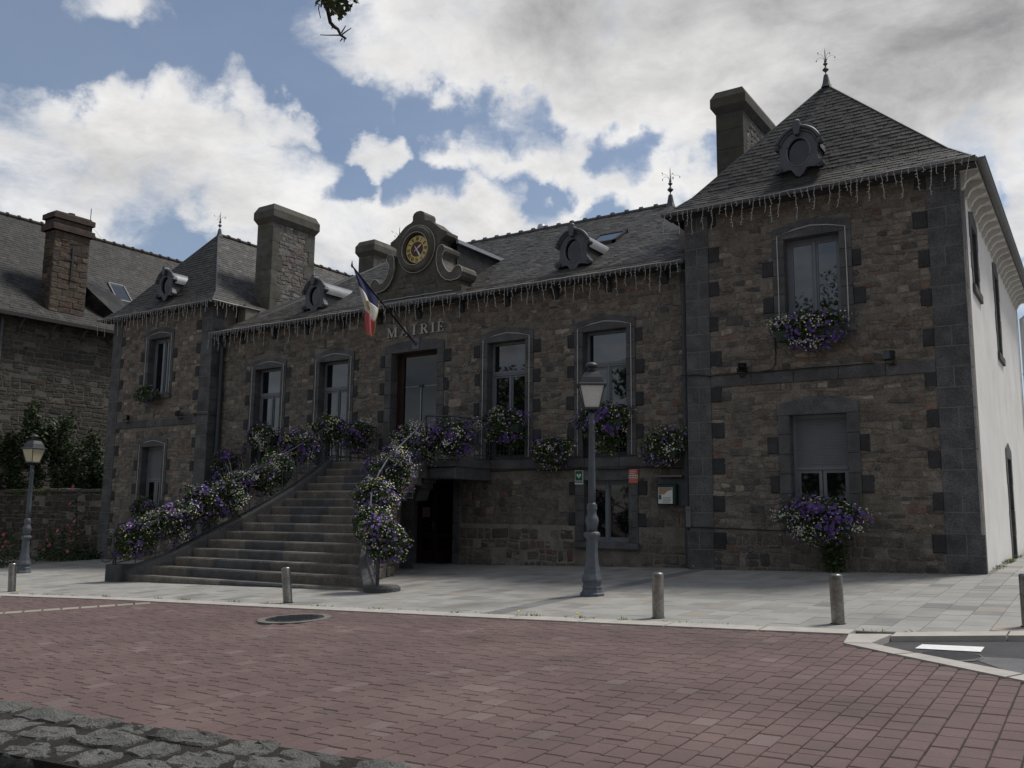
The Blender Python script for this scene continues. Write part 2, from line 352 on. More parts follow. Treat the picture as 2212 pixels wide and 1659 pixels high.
def sheet(name, x0, x1, ylo, yhi, dz, nx, material):
    b = MB()
    for i in range(nx):
        xa, xb = x0+(x1-x0)*i/nx, x0+(x1-x0)*(i+1)/nx
        ya = [ylo(xa)+(yhi(xa)-ylo(xa))*t/6 for t in range(7)]; yb = [ylo(xb)+(yhi(xb)-ylo(xb))*t/6 for t in range(7)]
        for t in range(6):
            b.face([(xa, ya[t], gz(xa, ya[t])+dz), (xb, yb[t], gz(xb, yb[t])+dz), (xb, yb[t+1], gz(xb, yb[t+1])+dz), (xa, ya[t+1], gz(xa, ya[t+1])+dz)])
    return structure(name, b, material)
plaza = sheet('plaza', -22, 10.5, lambda x: -24, plaza_top, -.012, 60, M['sand'])
pavement = sheet('pavement', -32, 12, kb, lambda x: .6 if x < 5.2 else 16, -.006, 50, M['grout'])
road = MB()
for P in [[(4.96,-7.36),(5.2,-7.35),(6.2,-6.9),(10.5,-5.1),(10.5,-12.2),(6.3,-9.1),(5.2,-8.35),(4.85,-8.0)]]:
    road.face([(x, y, gz(x, y)-.05) for x, y in P])
road = structure('road', road, M['asphalt'])
rw = MB(); rw.face([(x, y, gz(x, y)-.046) for x, y in [(5.72,-8.1),(6.1,-8.05),(8,-8.3),(9.5,-9),(8.6,-10.4),(6.9,-9.4),(6.2,-8.85)]])
obj('worn_patch', rw, M['asphalt2'], road)
rw = MB(); rw.face([(x, y, gz(x, y)-.042) for x, y in [(5.29,-7.60),(5.81,-7.55),(5.81,-7.84),(5.27,-7.86)]])
obj('painted_mark', rw, M['paint'], road)

# red pavers in rows that run towards the building
bl = []
XI = int((-11.5)/.152)
for i in range(XI, 60):
    xa = i*.152+.0*jit(1); xb = xa+.152
    xc = (xa+xb)/2; top = plaza_top(xc)-.02
    y = -15.0+R.uniform(0, .3)
    while y < top-.03:
        ln_ = R.choice([.2, .2, .2, .2, .21, .25, .1]); y2 = min(y+ln_, top)
        c = (xc, (y+y2)/2)
        P = (c[0], c[1], gz(*c))
        if inview(P, 450) and y2-y > .03 and not ((c[0]+1.96)**2+(c[1]+8.72)**2 < .50**2):
            e = .0045; h = jit(.0022)
            b = MB(); q = R.random(); s_ = 1+jit(.07)
            base = (.134, .092, .086) if q < .94 else ((.16, .12, .112) if q < .985 else (.12, .086, .081))
            b.setcol(tuple(v*s_ for v in base))
            b.cbox(xa+e+jit(.0015), xb-e+jit(.0015), y+e*.8, y2-e*.8, P[2]-.03, P[2]+h, .006, 'z')
            # tilt with the ground
            b.v = [(vx, vy, vz+.0288*(vx-c[0])+.03*(vy-c[1])) for vx, vy, vz in b.v]
            d = (Vector(P)-CAMLOC).length
            bl.append(((y2-y)*.15/d**3, b))
        y = y2
# two pale bands of pavers on the left of the square
def band(p0, p1, wd, n):
    out = []
    a = Vector(p0); d = Vector(p1)-a; nrm = Vector((-d.y, d.x)).normalized()*wd/2
    for i in range(n):
        s0 = a+d*(i/n+.004); s1 = a+d*((i+1)/n-.004)
        P = [s0-nrm, s1-nrm, s1+nrm, s0+nrm]
        b = MB().setcol((.30+jit(.02), .265, .225)); b.hexa([(q.x, q.y, gz(q.x, q.y)-.03) for q in P]+[(q.x, q.y, gz(q.x, q.y)+.007) for q in P])
        out.append(b)
    return out
for b in band((-5.75, -8.18), (-7.9, -11.6), .30, 16)+band((-9.6, -8.52), (-10.6, -10.4), .30, 9): obj('pale_paver', b, M['brick'], plaza)
pieces(plaza, 'brick', bl, M['brick'], 300, 'brick_field')

# pavement slabs in columns towards the building, dark drain band below the corner downpipe
sl_ = []
for i in range(-66, 34):
    xa = i*.302+.04; xb = xa+.302; xc = (xa+xb)/2
    y = kb(xc)+.01; yend = -.02 if -14.9 < xc < 0 else (-.37 if xc < 5.1 else 11)
    if xc < -19.9: yend = .2
    while y < yend-.05:
        y2 = min(y+R.choice([.3, .3, .45, .45, .45, .6]), yend)
        c = (xc, (y+y2)/2); z = gz(*c)
        if inview((xc, c[1], z), 450):
            q = R.random(); s_ = 1+jit(.07)
            if -.02 < xc < .33 and y2 < -.3 : base = (.17, .17, .17)
            elif q < .66: base = (.295, .288, .268)
            elif q < .87: base = (.265, .258, .242)
            elif q < .94: base = (.21, .205, .195)
            else: base = (.285, .262, .23)
            b = MB().setcol(tuple(v*s_ for v in base))
            e = .0035; b.cbox(xa+e, xb-e, y+e, y2-e, z-.03, z+jit(.002), .004, 'z')
            k_ = .03 if c[1] < -.3 else .012
            b.v = [(vx, vy, vz+.0288*(vx-c[0])+k_*(vy-c[1])) for vx, vy, vz in b.v]
            d = (Vector((xc, c[1], z))-CAMLOC).length
            sl_.append(((y2-y)/d**3, b))
        y = y2
pieces(pavement, 'slab', sl_, M['slab'], 300, 'slab_field')
# kerb of long pale granite stones, flush with the square
x = -24.0; kn = 0
while x < 9.4:
    x2 = x+R.uniform(.92, 1.06)
    if x < 4.62 < x2+.35: x2 = 4.62
    if abs(x-4.62) < .001: x2 = 4.99
    if abs(x-4.62) > .001:
        b = MB(); e = .008; up = .012 if x < 4.5 else .004; lo = -.3
        P = [(x+e, kf(x+e)), (x2-e, kf(x2-e)), (x2-e, kb(x2-e)-.008), (x+e, kb(x+e)-.008)]
        b.hexa([(a, c, gz(a, c)+lo) for a, c in P]+[(a, c, gz(a, c)+up) for a, c in P])
        obj('kerb_stone', b, M['kerb'], pavement)
    x = x2
for P in [[(4.62,-7.56),(5.0,-7.42),(4.93,-8.04),(4.70,-8.12)],[(4.71,-8.14),(4.95,-8.06),(5.36,-8.42),(5.22,-8.55)],[(5.24,-8.56),(5.38,-8.43),(6.22,-9.05),(6.12,-9.24)],[(6.14,-9.25),(6.24,-9.06),(7.2,-9.8),(7.1,-9.99)],[(7.12,-10.0),(7.22,-9.82),(8.2,-10.58),(8.1,-10.76)]]:
    b = MB(); b.hexa([(a, c, gz(a, c)-.1) for a, c in P]+[(a, c, gz(a, c)+.012) for a, c in P]); obj('kerb_stone', b, M['kerb'], road)

# manhole covers
def manhole(cx, cy, r, dz, label):
    o = thing('manhole_cover', label, 'manhole', (cx, cy, gz(cx, cy)+dz), 'manhole covers'); local(o)
    tilt = lambda b: setattr(b, 'v', [(a, c, z+.0288*a+.03*c) for a, c, z in b.v])
    rs_ = r+(.11 if dz > -.01 else .03); b = MB(); b.lathe([(rs_, -.03), (rs_, .004), (r+.012, .006), (r+.012, -.03)], 28); tilt(b); obj('surround', b, M['grout'] if dz > -.01 else M['asphalt2'], o)
    b = MB(); b.lathe([(r, -.03), (r, .003), (r*.96, .008), (0.01, .008)], 28); tilt(b); disc = obj('disc', b, M['cast'], o)
    for i in (range(-4, 5) if dz > -.01 else ()):
        for j in range(-4, 5):
            if (i*i+j*j)**.5*r/4.6 < r*.88:
                b = MB(); s_ = r/14; x_, y_ = i*r/4.8, j*r/4.8; b.box(x_-s_, x_+s_, y_-s_*.5, y_+s_*.5, .007, .014); tilt(b); obj('stud', b, M['cast'], disc)
manhole(-1.96, -8.72, .36, .004, 'round iron manhole cover with pale collar in the red brick paving')
manhole(5.60, -8.16, .235, -.045, 'round iron manhole cover in the asphalt beside the white mark')

# weeds in the kerb joints
def blade(b, x, y, z, h, a, lean, wd):
    dx, dy = math.cos(a), math.sin(a)
    b.face([(x-dy*wd, y+dx*wd, z), (x+dy*wd, y-dx*wd, z), (x+dx*lean, y+dy*lean, z+h)])
wb = MB(); yb_ = MB()
for k in range(120):
    if k < 75: x = R.uniform(-10, 5.2); y = kb(x)+jit(.02); big = R.random() < .25
    elif k < 105: x = R.uniform(-1, 4.8); y = (-.38 if x > 0 else -.03); big = False
    else: x = 5.14; y = R.uniform(0, 6); big = True
    for q in range(22 if big else 5):
        wb.setcol((.07+R.random()*.05, .12+R.random()*.06, .035)); blade(wb, x+jit(.09), y+jit(.025), gz(x, y), R.uniform(.01, .045)*(1.3 if big else 1), R.uniform(0, 6.3), R.uniform(.02, .07), .007)
    if k % 26 == 3:
        yb_.setcol((.75, .6, .05)); yb_.lathe([(.002, .05), (.022, .065), (.002, .075)], 7, (x, y-.02, gz(x, y)))
obj('kerb_weeds', wb, M['leaf'], None, 'stuff', label='thin green weeds growing in the kerb and wall joints', cat='weeds')
obj('dandelion_heads', yb_, M['petal'], None, 'stuff', label='yellow dandelion heads in the weeds along the kerb', cat='flowers')

# steel bollards
def bollard_proto():
    o = local(thing('bollard', '', 'bollard', (0, 0, 0), 'steel bollards along the kerb'))
    r, h = .069, .52
    b = MB(); b.lathe([(r, -.06), (r, h-.01), (r-.008, h)], 24); obj('shaft', b, M['steel'], o)
    b = MB(); b.lathe([(r-.009, h-.001), (r-.02, h+.006), (.004, h+.009)], 24); obj('cap', b, M['steel'], o, smooth=False)
    b = MB(); b.lathe([(r+.012, -.05), (r+.012, .006), (r+.002, .008)], 24); obj('base_ring', b, M['cast'], o)
    return o
BO = bollard_proto()
for i, (x, y, tl, lab) in enumerate([(-10.65, -7.8, 5, 'steel bollard by the pale paver bands, left of the stone stairs'), (-3.53, -7.40, 9, 'leaning steel bollard in front of the stone stairs'), (2.35, -7.06, 0, 'upright steel bollard beside the lamp post with white panes'), (4.34, -6.83, 1.0, 'steel bollard in front of the hanging flowers of the right wing'), (6.10, -6.40, 0, 'steel bollard beside the white side wall of the hall')]):
    o = BO if i == 0 else copy_tree(BO)
    o.location = (x, y, gz(x, y)); o.rotation_euler = (0, -rad(tl), 0); o['label'] = lab

# lamp posts
def lamp_proto(glass):
    o = local(thing('lamp_post', '', 'street lamp', (0, 0, 0), 'cast lamp posts of the square'))
    RS = .80
    b = MB(); b.lathe([(a*RS, c) for a, c in [(.235,-.05),(.235,.035),(.205,.05),(.185,.10),(.195,.125),(.175,.15),(.18,.19),(.205,.215),(.205,.24),(.165,.32),(.125,.50),(.115,.62),(.112,.82),(.125,.83),(.155,.86),(.165,.885),(.155,.91),(.118,.93)]], 8, rot=rad(22.5)); obj('base', b, M['lamp'], o)
    b = MB(); b.lathe([(a*RS, c) for a, c in [(.098,.925),(.098,1.0),(.115,1.04),(.125,1.09),(.115,1.14),(.088,1.17),(.085,1.24),(.10,1.26),(.10,1.285),(.088,1.30),(.10,1.32),(.075,1.34),(.068,1.36)]], 20); obj('collar', b, M['lamp'], o, smooth=True)
    b = MB(); b.lathe([(a*RS, c) for a, c in [(.070,1.35),(.068,1.6),(.056,2.52),(.064,2.53),(.064,2.555),(.054,2.57),(.054,2.64),(.066,2.66),(.06,2.70),(.03,2.72)]], 16); obj('shaft', b, M['lamp'], o, smooth=True)
    b = MB()
    for k in range(4):
        a = rad(45+90*k); b.tube([(0,0,2.70),(.05*math.cos(a),.05*math.sin(a),2.72),(.10*math.cos(a),.10*math.sin(a),2.745),(.118*math.cos(a),.118*math.sin(a),2.775)], .012, 6)
    b.lathe([(.02,2.68),(.03,2.72),(.015,2.74),(.025,2.765)], 10); obj('bracket', b, M['black'], o)
    z0, z1, r0, r1 = 2.775, 3.115, .155, .262
    la = rad(45)
    cn = lambda k, r_, z: (r_*math.cos(la+k*math.pi/2), r_*math.sin(la+k*math.pi/2), z)
    b = MB(); b.lathe([(r0+.02,z0-.02),(r0+.02,z0+.005),(r0-.02,z0+.01)], 4, rot=la); body = obj('lantern_frame', b, M['lampcap'], o)
    for k in range(4):
        b = MB(); b.tube([cn(k, r0+.004, z0), cn(k, r1+.004, z1)], .010, 5); obj('frame_bar', b, M['lampcap'], body)
        b = MB(); b.hexa([cn(k,r0-.012,z0+.006),cn(k+1,r0-.012,z0+.006),cn(k+1,r0-.002,z0+.006),cn(k,r0-.002,z0+.006),cn(k,r1-.012,z1-.004),cn(k+1,r1-.012,z1-.004),cn(k+1,r1-.002,z1-.004),cn(k,r1-.002,z1-.004)]); obj('pane', b, glass, body)
    b = MB(); b.lathe([(r1+.03,z1-.012),(r1+.05,z1),(r1+.05,z1+.015),(r1-.01,z1+.03),(r1-.05,z1+.12),(r1-.10,z1+.185),(r1-.115,z1+.20),(.06,z1+.215)], 4, rot=la); cap = obj('lantern_roof', b, M['lampcap'], o)
    b = MB(); b.lathe([(.06,z1+.21),(.055,z1+.235),(.075,z1+.25),(.045,z1+.27),(.05,z1+.285),(.095,z1+.29),(.10,z1+.315),(.08,z1+.345),(.03,z1+.365),(.005,z1+.37)], 14); obj('vent_knob', b, M['lampcap'], cap, smooth=True)
    return o
for x, y, rz, gl, lab in [(.42, -5.13, rad(31), M['opal'], 'blue-grey lamp post with white lantern panes standing before the low window'), (-15.95, -4.78, rad(12), M['opal2'], 'blue-grey lamp post with yellowed lantern panes beside the garden wall')]:
    o = lamp_proto(gl); o.location = (x, y, gz(x, y)); o.rotation_euler = (0, 0, rz); o['label'] = lab

# low wall of boulders in the foreground
wl = thing('boulder_wall', 'low dry wall of mossy granite boulders along the edge of the square', 'wall', (3.2, -14.45, gz(3.2, -14.45)))
ax = Vector((.99, .145, 0)); ay = Vector((-.145, .99, 0)); o0 = Vector((1.2, -15.19, 0)); TOPZ = .33
def wp(s, t, z): q = o0+ax*s+ay*t; return (q.x, q.y, z)
WL, WD = 3.42, .62
b = MB(); zb = -.25
nn_ = 40
for i in range(nn_):
    s0, s1 = -1.5+(WL+1.4)*i/nn_, -1.5+(WL+1.4)*(i+1)/nn_
    b.hexa([wp(s0,.0,zb),wp(s1,.0,zb),wp(s1,WD-.02,zb),wp(s0,WD-.02,zb),wp(s0,.0,TOPZ-.016),wp(s1,.0,TOPZ-.016),wp(s1,WD-.02,TOPZ-.016),wp(s0,WD-.02,TOPZ-.016)])
obj('core', b, M['soil'], wl)
def boulder(cs, ct, hs, ht, z0, z1, seed):
    rr = random.Random(seed); b = MB(); s_ = .85+rr.random()*.35; b.setcol((.128*s_, .127*s_, .118*s_)); n = 16
    rings = []
    prof = [(1.0, z0), (1.0, z1-.03), (.965, z1-.008), (.90, z1), (.45, z1+.004)]
    ph = [1+rr.uniform(-.17, .06) for _ in range(n)]
    for r_, z in prof:
        P = []
        for k in range(n):
            a = 2*math.pi*k/n; c_, s2 = math.cos(a), math.sin(a)
            m_ = (abs(c_)**5+abs(s2)**5)**(-1/5)*ph[k]
            P.append(wp(cs+hs*r_*m_*c_, ct+ht*r_*m_*s2, z+(rr.uniform(-.010, .010) if r_ < .97 else 0)))
        rings.append(b.pts(P))
    for i in range(len(prof)-1):
        b.fs(0, [(rings[i]+k, rings[i]+(k+1) % n, rings[i+1]+(k+1) % n, rings[i+1]+k) for k in range(n)])
    b.fs(0, [tuple(rings[-1]+k for k in range(n))])
    return b
sd = 0
for row, (t0, t1) in enumerate([(-.02, .21), (.20, .42), (.41, .64)]):
    s = -1.4+R.uniform(0, .3)
    while s < WL-.1:
        ln_ = R.uniform(.22, .46); tj = jit(.03)
        ln_ = min(ln_, WL+.05-s)
        if ln_ < .12: break
        sd += 1
        obj('boulder', boulder(s+ln_/2, (t0+t1)/2+tj, ln_/2-.010, (t1-t0)/2-.006, zb, TOPZ+jit(.010)-.008, sd), M['wallstone'], wl)
        s += ln_+R.uniform(-.01, .03)
obj('boulder', boulder(WL+.02, .30, .16, .26, zb, TOPZ-.02, 99), M['wallstone'], wl)
# ------------------------------------------------------------------ the town hall
XL, XR_ = -19.9, 5.06          # outer ends
MLX, MRX = -14.87, 0.0         # main block between the wings
YW = -.37                      # wings' front plane
ZE, ZM, ZS = 7.30, 6.40, 3.95  # eaves of wings, of main block, string course top
hall = thing('town_hall', 'long stone town hall with slate roofs, two wings and a clock gable', 'building', (-7.4, 3, 0))

def gcol(k=1.0):
    s = (1+jit(.14))*k; return (.096*s, .096*s, .097*s)
STONES = [((.166,.143,.118), 6), ((.182,.157,.130), 6), ((.150,.130,.110), 6), ((.130,.115,.101), 3), ((.170,.112,.088), .8), ((.27,.23,.185), 1.2), ((.095,.088,.08), 1.3)]
SW = sum(w_ for _, w_ in STONES)
def scol(k=1.0, tint=(1, 1, 1)):
    r_ = R.random()*SW
    for c, w_ in STONES:
        r_ -= w_
        if r_ <= 0: break
    s = (1+jit(.15))*k*1.08; return (c[0]*s*tint[0], c[1]*s*tint[1], c[2]*s*tint[2])

def wall_boxes(b, a0, a1, z0, z1, holes, fn, mg=.03):
    """slab with openings: fn(a0,a1,z0,z1) adds one box"""
    holes = [(h[0]-mg, h[1]+mg, h[2]-mg, h[3]+mg) for h in holes]
    xs = sorted({a0, a1, *[h[0] for h in holes], *[h[1] for h in holes]}); zs = sorted({z0, z1, *[h[2] for h in holes], *[h[3] for h in holes]})
    xs = [x for x in xs if a0 <= x <= a1]; zs = [z for z in zs if z0 <= z <= z1]
    for i in range(len(xs)-1):
        run = None
        for j in range(len(zs)-1):
            cx_, cz_ = (xs[i]+xs[i+1])/2, (zs[j]+zs[j+1])/2
            hole = any(h[0] < cx_ < h[1] and h[2] < cz_ < h[3] for h in holes)
            if not hole: run = (run[0], zs[j+1]) if run else (zs[j], zs[j+1])
            if hole or j == len(zs)-2:
                if run: fn(xs[i], xs[i+1], run[0], run[1]); run = None

def rubble(fn, a0, a1, z0, z1, holes, hmin=.065, hmax=.135, wmin=.10, wmax=.32, proud=.012, k=1.0, big=.10, gap=.011, tint=(1, 1, 1), seed=1):
    """random rubble laid over a wall; fn(a,z,d)->3-D with d the distance in front of the wall plane.  returns [(score, mesh)]"""
    out = []; holes = list(holes)
    def stone(pts, area):
        cx_ = sum(p[0] for p in pts)/len(pts); cz_ = sum(p[1] for p in pts)/len(pts); b = MB().setcol(scol(k, tint)); n = len(pts); pr = proud*R.uniform(.5, 1.6)
        o_ = [(p[0]+jit(.016), p[1]+jit(.012)) for p in pts]
        P0 = [fn(a, z, -.01) for a, z in o_]; P1 = [fn(a, z, pr*.55) for a, z in o_]
        P2 = [fn(cx_+(a-cx_)*.80, cz_+(z-cz_)*.76, pr+jit(.005)) for a, z in o_]
        q = b.pts(P0+P1+P2)
        b.fs(q, [(i, (i+1) % n, n+(i+1) % n, n+i) for i in range(n)]+[(n+i, n+(i+1) % n, 2*n+(i+1) % n, 2*n+i) for i in range(n)]+[tuple(range(2*n, 3*n))])
        d = (Vector(fn(cx_, cz_, 0))-CAMLOC).length
        if not inview(fn(cx_, cz_, 0), 400): return
        out.append((area/d**2, b))
    def shape(x0, x1, zl0, zl1, zh0, zh1):
        g_ = gap*.5; w_ = x1-x0; c = min(.03, w_*.2)*R.uniform(.5, 1.3)
        zl = lambda t: zl0+(zl1-zl0)*t+g_; zh = lambda t: zh0+(zh1-zh0)*t-g_
        h_ = zh0-zl0
        if h_ < .03 or w_ < .05: return
        t = c/w_; cz_ = min(.03, h_*.25)
        stone([(x0+c, zl(t)), (x1-c, zl(1-t)), (x1-g_, zl(1)+cz_), (x1-g_, zh(1)-cz_), (x1-c, zh(1-t)), ((x0+x1)/2, zh(.5)+jit(.008)), (x0+c, zh(t)), (x0+g_, zh(0)-cz_), (x0+g_, zl(0)+cz_)], w_*h_)
    nb = int((a1-a0)*(z1-z0)*big)
    for _ in range(nb):
        w_, h_ = R.uniform(.24, .44), R.uniform(.16, .27); x = R.uniform(a0, a1-w_); z = R.uniform(z0, z1-h_)
        if any(x < H[1]+.02 and x+w_ > H[0]-.02 and z < H[3]+.02 and z+h_ > H[2]-.02 for H in holes): continue
        shape(x, x+w_, z, z+jit(.02), z+h_, z+h_+jit(.02)); holes.append((x, x+w_, z, z+h_))
    z = z0; rows = [z0]
    while z < z1-hmin*.7: z = min(z1, z+R.uniform(hmin, hmax)); rows.append(z)
    def wob(i, x): return 0 if i in (0, len(rows)-1) else .075*(mnoise.noise(Vector((x*1.6, i*.55+seed*3.3, seed))))+.022*mnoise.noise(Vector((x*6, i*5.1, seed)))
    for i in range(len(rows)-1):
        zl, zh = rows[i], rows[i+1]; zc = (zl+zh)/2
        iv = [(a0, a1)]
        for H in holes:
            if H[2]-.02 < zc < H[3]+.02:
                nv = []
                for s_, e_ in iv:
                    if H[1] <= s_ or H[0] >= e_: nv.append((s_, e_)); continue
                    if H[0] > s_+.04: nv.append((s_, H[0]))
                    if H[1] < e_-.04: nv.append((H[1], e_))
                iv = nv
        for s_, e_ in iv:
            x = s_
            while x < e_-.03:
                x2 = x+R.uniform(wmin, wmax)*(1.25 if R.random() < .15 else .85)
                if e_-x2 < wmin*.7: x2 = e_
                if x2-x < .34 and zh-zl > .13 and R.random() < .3:
                    f = R.uniform(.35, .65); za, zb_ = zl+(zh-zl)*f+jit(.02), zl+(zh-zl)*f+jit(.02); shape(x, x2, zl+wob(i, x), zl+wob(i, x2), za, zb_); shape(x, x2, za, zb_, zh+wob(i+1, x), zh+wob(i+1, x2))
                elif R.random() < .88: shape(x, x2, zl+wob(i, x), zl+wob(i, x2), zh+wob(i+1, x), zh+wob(i+1, x2))
                x = x2
    return out

# openings: centre x, width, bottom, top
JW = .215
WIN_MAIN = [(-12.78, 1.06), (-10.20, 1.06), (-4.62, 1.06), (-2.05, 1.06)]
ZW0, ZW1 = 2.47, 5.23
DOOR = (-7.41, 1.48, 2.42, 5.24)
GWIN = (-2.02, 1.06, .66, 1.97)
GDOOR = (-6.72, 1.26, -.08, 2.06)
WUP = (1.02, 4.72, 6.50); WLO = (1.02, 1.30, 3.12)
RWX, LWX = 2.52, -17.40
h_main = [(c-w_/2, c+w_/2, ZW0, ZW1) for c, w_ in WIN_MAIN]+[(DOOR[0]-DOOR[1]/2, DOOR[0]+DOOR[1]/2, DOOR[2], DOOR[3]), (GWIN[0]-.53, GWIN[0]+.53, GWIN[2], GWIN[3]), (GDOOR[0]-.63, GDOOR[0]+.63, -.6, GDOOR[3])]
wing_h = lambda c: [(c-.51, c+.51, WUP[1], WUP[2]), (c-.51, c+.51, WLO[1], WLO[2])]
wm = MB(); wall_boxes(wm, MLX, MRX, -.9, ZM+.25, h_main, lambda a, b_, c, d: wm.box(a, b_, 0, .45, c, d)); wall_main = obj('front_wall', wm, M['mortar'], hall)
wr = MB(); wall_boxes(wr, 0, XR_, -.6, ZE+.1, wing_h(RWX), lambda a, b_, c, d: wr.box(a, b_, YW, .45, c, d)); wall_right = obj('wing_wall', wr, M['mortar'], hall)
wle = MB(); wall_boxes(wle, XL, MLX, -1.2, ZE+.1, wing_h(LWX), lambda a, b_, c, d: wle.box(a, b_, YW, .45, c, d)); wall_left = obj('wing_wall', wle, M['mortar'], hall)
# white rendered side of the right wing with its openings, other outer walls
SIDEH = [(1.05, 1.75, 5.5, 6.65), (5.05, 5.75, 4.85, 6.65), (5.25, 6.05, -.5, 2.55)]
ws = MB(); wall_boxes(ws, .45, 11.3, -.6, ZE+.1, SIDEH, lambda a, b_, c, d: ws.box(XR_-.4, XR_, a, b_, c, d)); obj('side_wall', ws, M['white'], hall)
wk = MB(); wk.box(XL, XL+.4, .45, 11.3, -1.2, ZE+.1); wk.box(XL, XR_, 11.3, 11.6, -1.2, ZE+.1); wk.box(-.45, -.05, .45, 11.3, 5, ZE+.1); wk.box(MLX+.05, MLX+.4, .46, 11.3, 5, ZE+.1); obj('rear_wall', wk, M['mortar'], hall)

stn = []
fm = lambda a, z, d: (a, -d, z); fw = lambda a, z, d: (a, YW-d, z)
so = lambda c, w_, z0, z1, t=.12: (c-w_/2-JW-.0, c+w_/2+JW, z0-.1, z1+.28)
hm2 = [so(c, w_, 2.2, ZW1) for c, w_ in WIN_MAIN]+[(-8.42, -6.40, 2.2, 5.52), (-2.80, -1.24, .30, 2.45), (-7.62, -5.85, -.6, 2.45), (-8.6, -5.0, 2.0, 2.45)]
stn += rubble(fm, MLX+.12, MRX, 2.45, ZM+.02, hm2, seed=1)
low = rubble(fm, MLX+.12, MRX, 1.0, 2.2, hm2, hmin=.10, hmax=.2, seed=2, k=.92)
low += rubble(fm, MLX+.12, MRX, -.45, 1.0, hm2, hmin=.16, hmax=.30, wmin=.16, wmax=.42, proud=.016, gap=.03, seed=3, k=.88, big=.4)
rs = []
for c, par in ((RWX, rs),):
    hh = [so(c, 1.02, 4.72, 6.5), so(c, 1.02, 1.30, 3.12), (0, XR_, ZS-.22, ZS)]
    par += rubble(fw, .50, 4.53, 1.0, ZE, hh, hmin=.07, hmax=.15, wmax=.36, seed=4, big=.45)
    par += rubble(fw, .50, 4.53, .05, 1.0, hh, hmin=.15, hmax=.28, seed=5, k=.8, gap=.02, big=.3, tint=(.92, .95, .98))
lf = rubble(fw, XL+.5, MLX-.5, 1.0, ZE, [so(LWX, 1.02, 4.72, 6.5), so(LWX, 1.02, 1.30, 3.12), (XL, MLX, ZS-.22, ZS)], seed=6, k=1.12, hmin=.08, hmax=.16, wmax=.34, big=.3)
lf += rubble(fw, XL+.5, MLX-.5, -.4, 1.0, [], seed=7, k=1.0, hmin=.14, hmax=.26)
pb = MB(); pb.box(-5.85, -2.8, -.006, .02, -.9, 1.0); obj('base_pointing', pb, M['basej'], wall_main)
pb = MB(); pb.box(MLX+.1, -7.65, -.006, .02, -.9, 1.0); obj('base_pointing', pb, M['basej'], wall_main)
pieces(wall_right, 'stone', rs, M['rubble'], 180, 'stonework')
pieces(wall_main, 'stone', stn+low, M['rubble'], 90, 'stonework')
pieces(wall_left, 'stone', lf, M['rubble'], 30, 'stonework')

# quoins: courses of .35 m, every other course keyed into the rubble with a rough dark tooth
def quoin(x0, x1, y0, z0, z1, inner, base=None, proud=.022, ydepth=.06):
    z = z0; i = 0
    while z < z1-.05:
        z2 = min(z+.352, z1); ext = 0
        a, c = x0, x1
        if base and z < base: a, c = x0-(.05 if inner > 0 else .0), x1+(.05 if inner < 0 else .0)
        b = MB().setcol(gcol())
        if i % 2 == 0:
            mid = a+(c-a)*R.uniform(.45, .6)
            b.cbox(a+.002, mid-.006, y0-proud, y0+ydepth, z+.005, z2-.005, .008); obj('quoin_stone', b, M['granite'], hall)
            b = MB().setcol(gcol()); b.cbox(mid+.006, c-.002, y0-proud-.001, y0+ydepth, z+.005, z2-.005, .008); obj('quoin_stone', b, M['granite'], hall)
            tw = R.uniform(.16, .26); b = MB().setcol(gcol(.42))
            if inner > 0: b.cbox(c-.002, c+tw, y0-proud*1.25, y0+ydepth, z+.02, z2-.02, .02)
            else: b.cbox(a-tw, a+.002, y0-proud*1.25, y0+ydepth, z+.02, z2-.02, .02)
            obj('quoin_tooth', b, M['granite'], hall)
        else:
            b.cbox(a+.002, c-.002, y0-proud, y0+ydepth, z+.005, z2-.005, .008); obj('quoin_stone', b, M['granite'], hall)
        z = z2; i += 1
for x0_, x1_, z0_ in ((.004, .496, -.1), (4.545, XR_+.015, -.05), (XL+.004, XL+.496, -.6), (MLX-.496, MLX-.004, -.5)):
    q = MB(); q.box(x0_, x1_, YW-.017, YW-.002, z0_, ZE); obj('joint_pointing', q, M['quoinj'], hall)
quoin(-.0, .50, YW, -.1, ZE+.05, 1, .9)
quoin(4.54, XR_+.022, YW, -.05, ZE+.05, -1, .72)
quoin(XL, XL+.5, YW, -.65, ZE+.05, 1, .9)
quoin(MLX-.5, MLX, YW, -.5, ZE+.05, -1, .9)
# teeth of the right corner along the white wall, granite returns of the wings
z = -.05; i = 0
while z < ZE:
    b = MB().setcol(gcol()); wd = (.42 if i % 2 else .30); b.cbox(XR_-.02, XR_+.018, YW-.02, YW+.30+(.12 if i % 2 else 0)+(.1 if z < .6 else 0), z+.003, min(z+.349, ZE+.04), .006, 'x+'); obj('quoin_return', b, M['granite'], hall)
    z += .352; i += 1
z = -.5
while z < ZE-.1:
    b = MB().setcol(gcol()); b.cbox(MLX-.02, MLX+.02, YW-.018, -.002, z+.003, min(z+.349, ZE+.04), .006, 'x+'); obj('quoin_return', b, M['granite'], hall); z += .352

# string courses
def course(x0, x1, y0, z0, z1, proud, n):
    for i in range(n):
        a, c = x0+(x1-x0)*i/n, x0+(x1-x0)*(i+1)/n
        b = MB().setcol(gcol()); b.cbox(a+.003, c-.003, y0-proud, y0+.05, z0, z1, .01); obj('string_course_stone', b, M['granite'], hall)
course(.5, 4.54, YW, ZS-.215, ZS, .035, 5); course(XL+.5, MLX-.5, YW, ZS-.215, ZS, .035, 5)
course(-5.86, -.02, 0, 2.24, 2.45, .05, 7); course(MLX+.02, -8.62, 0, 2.24, 2.45, .05, 7)

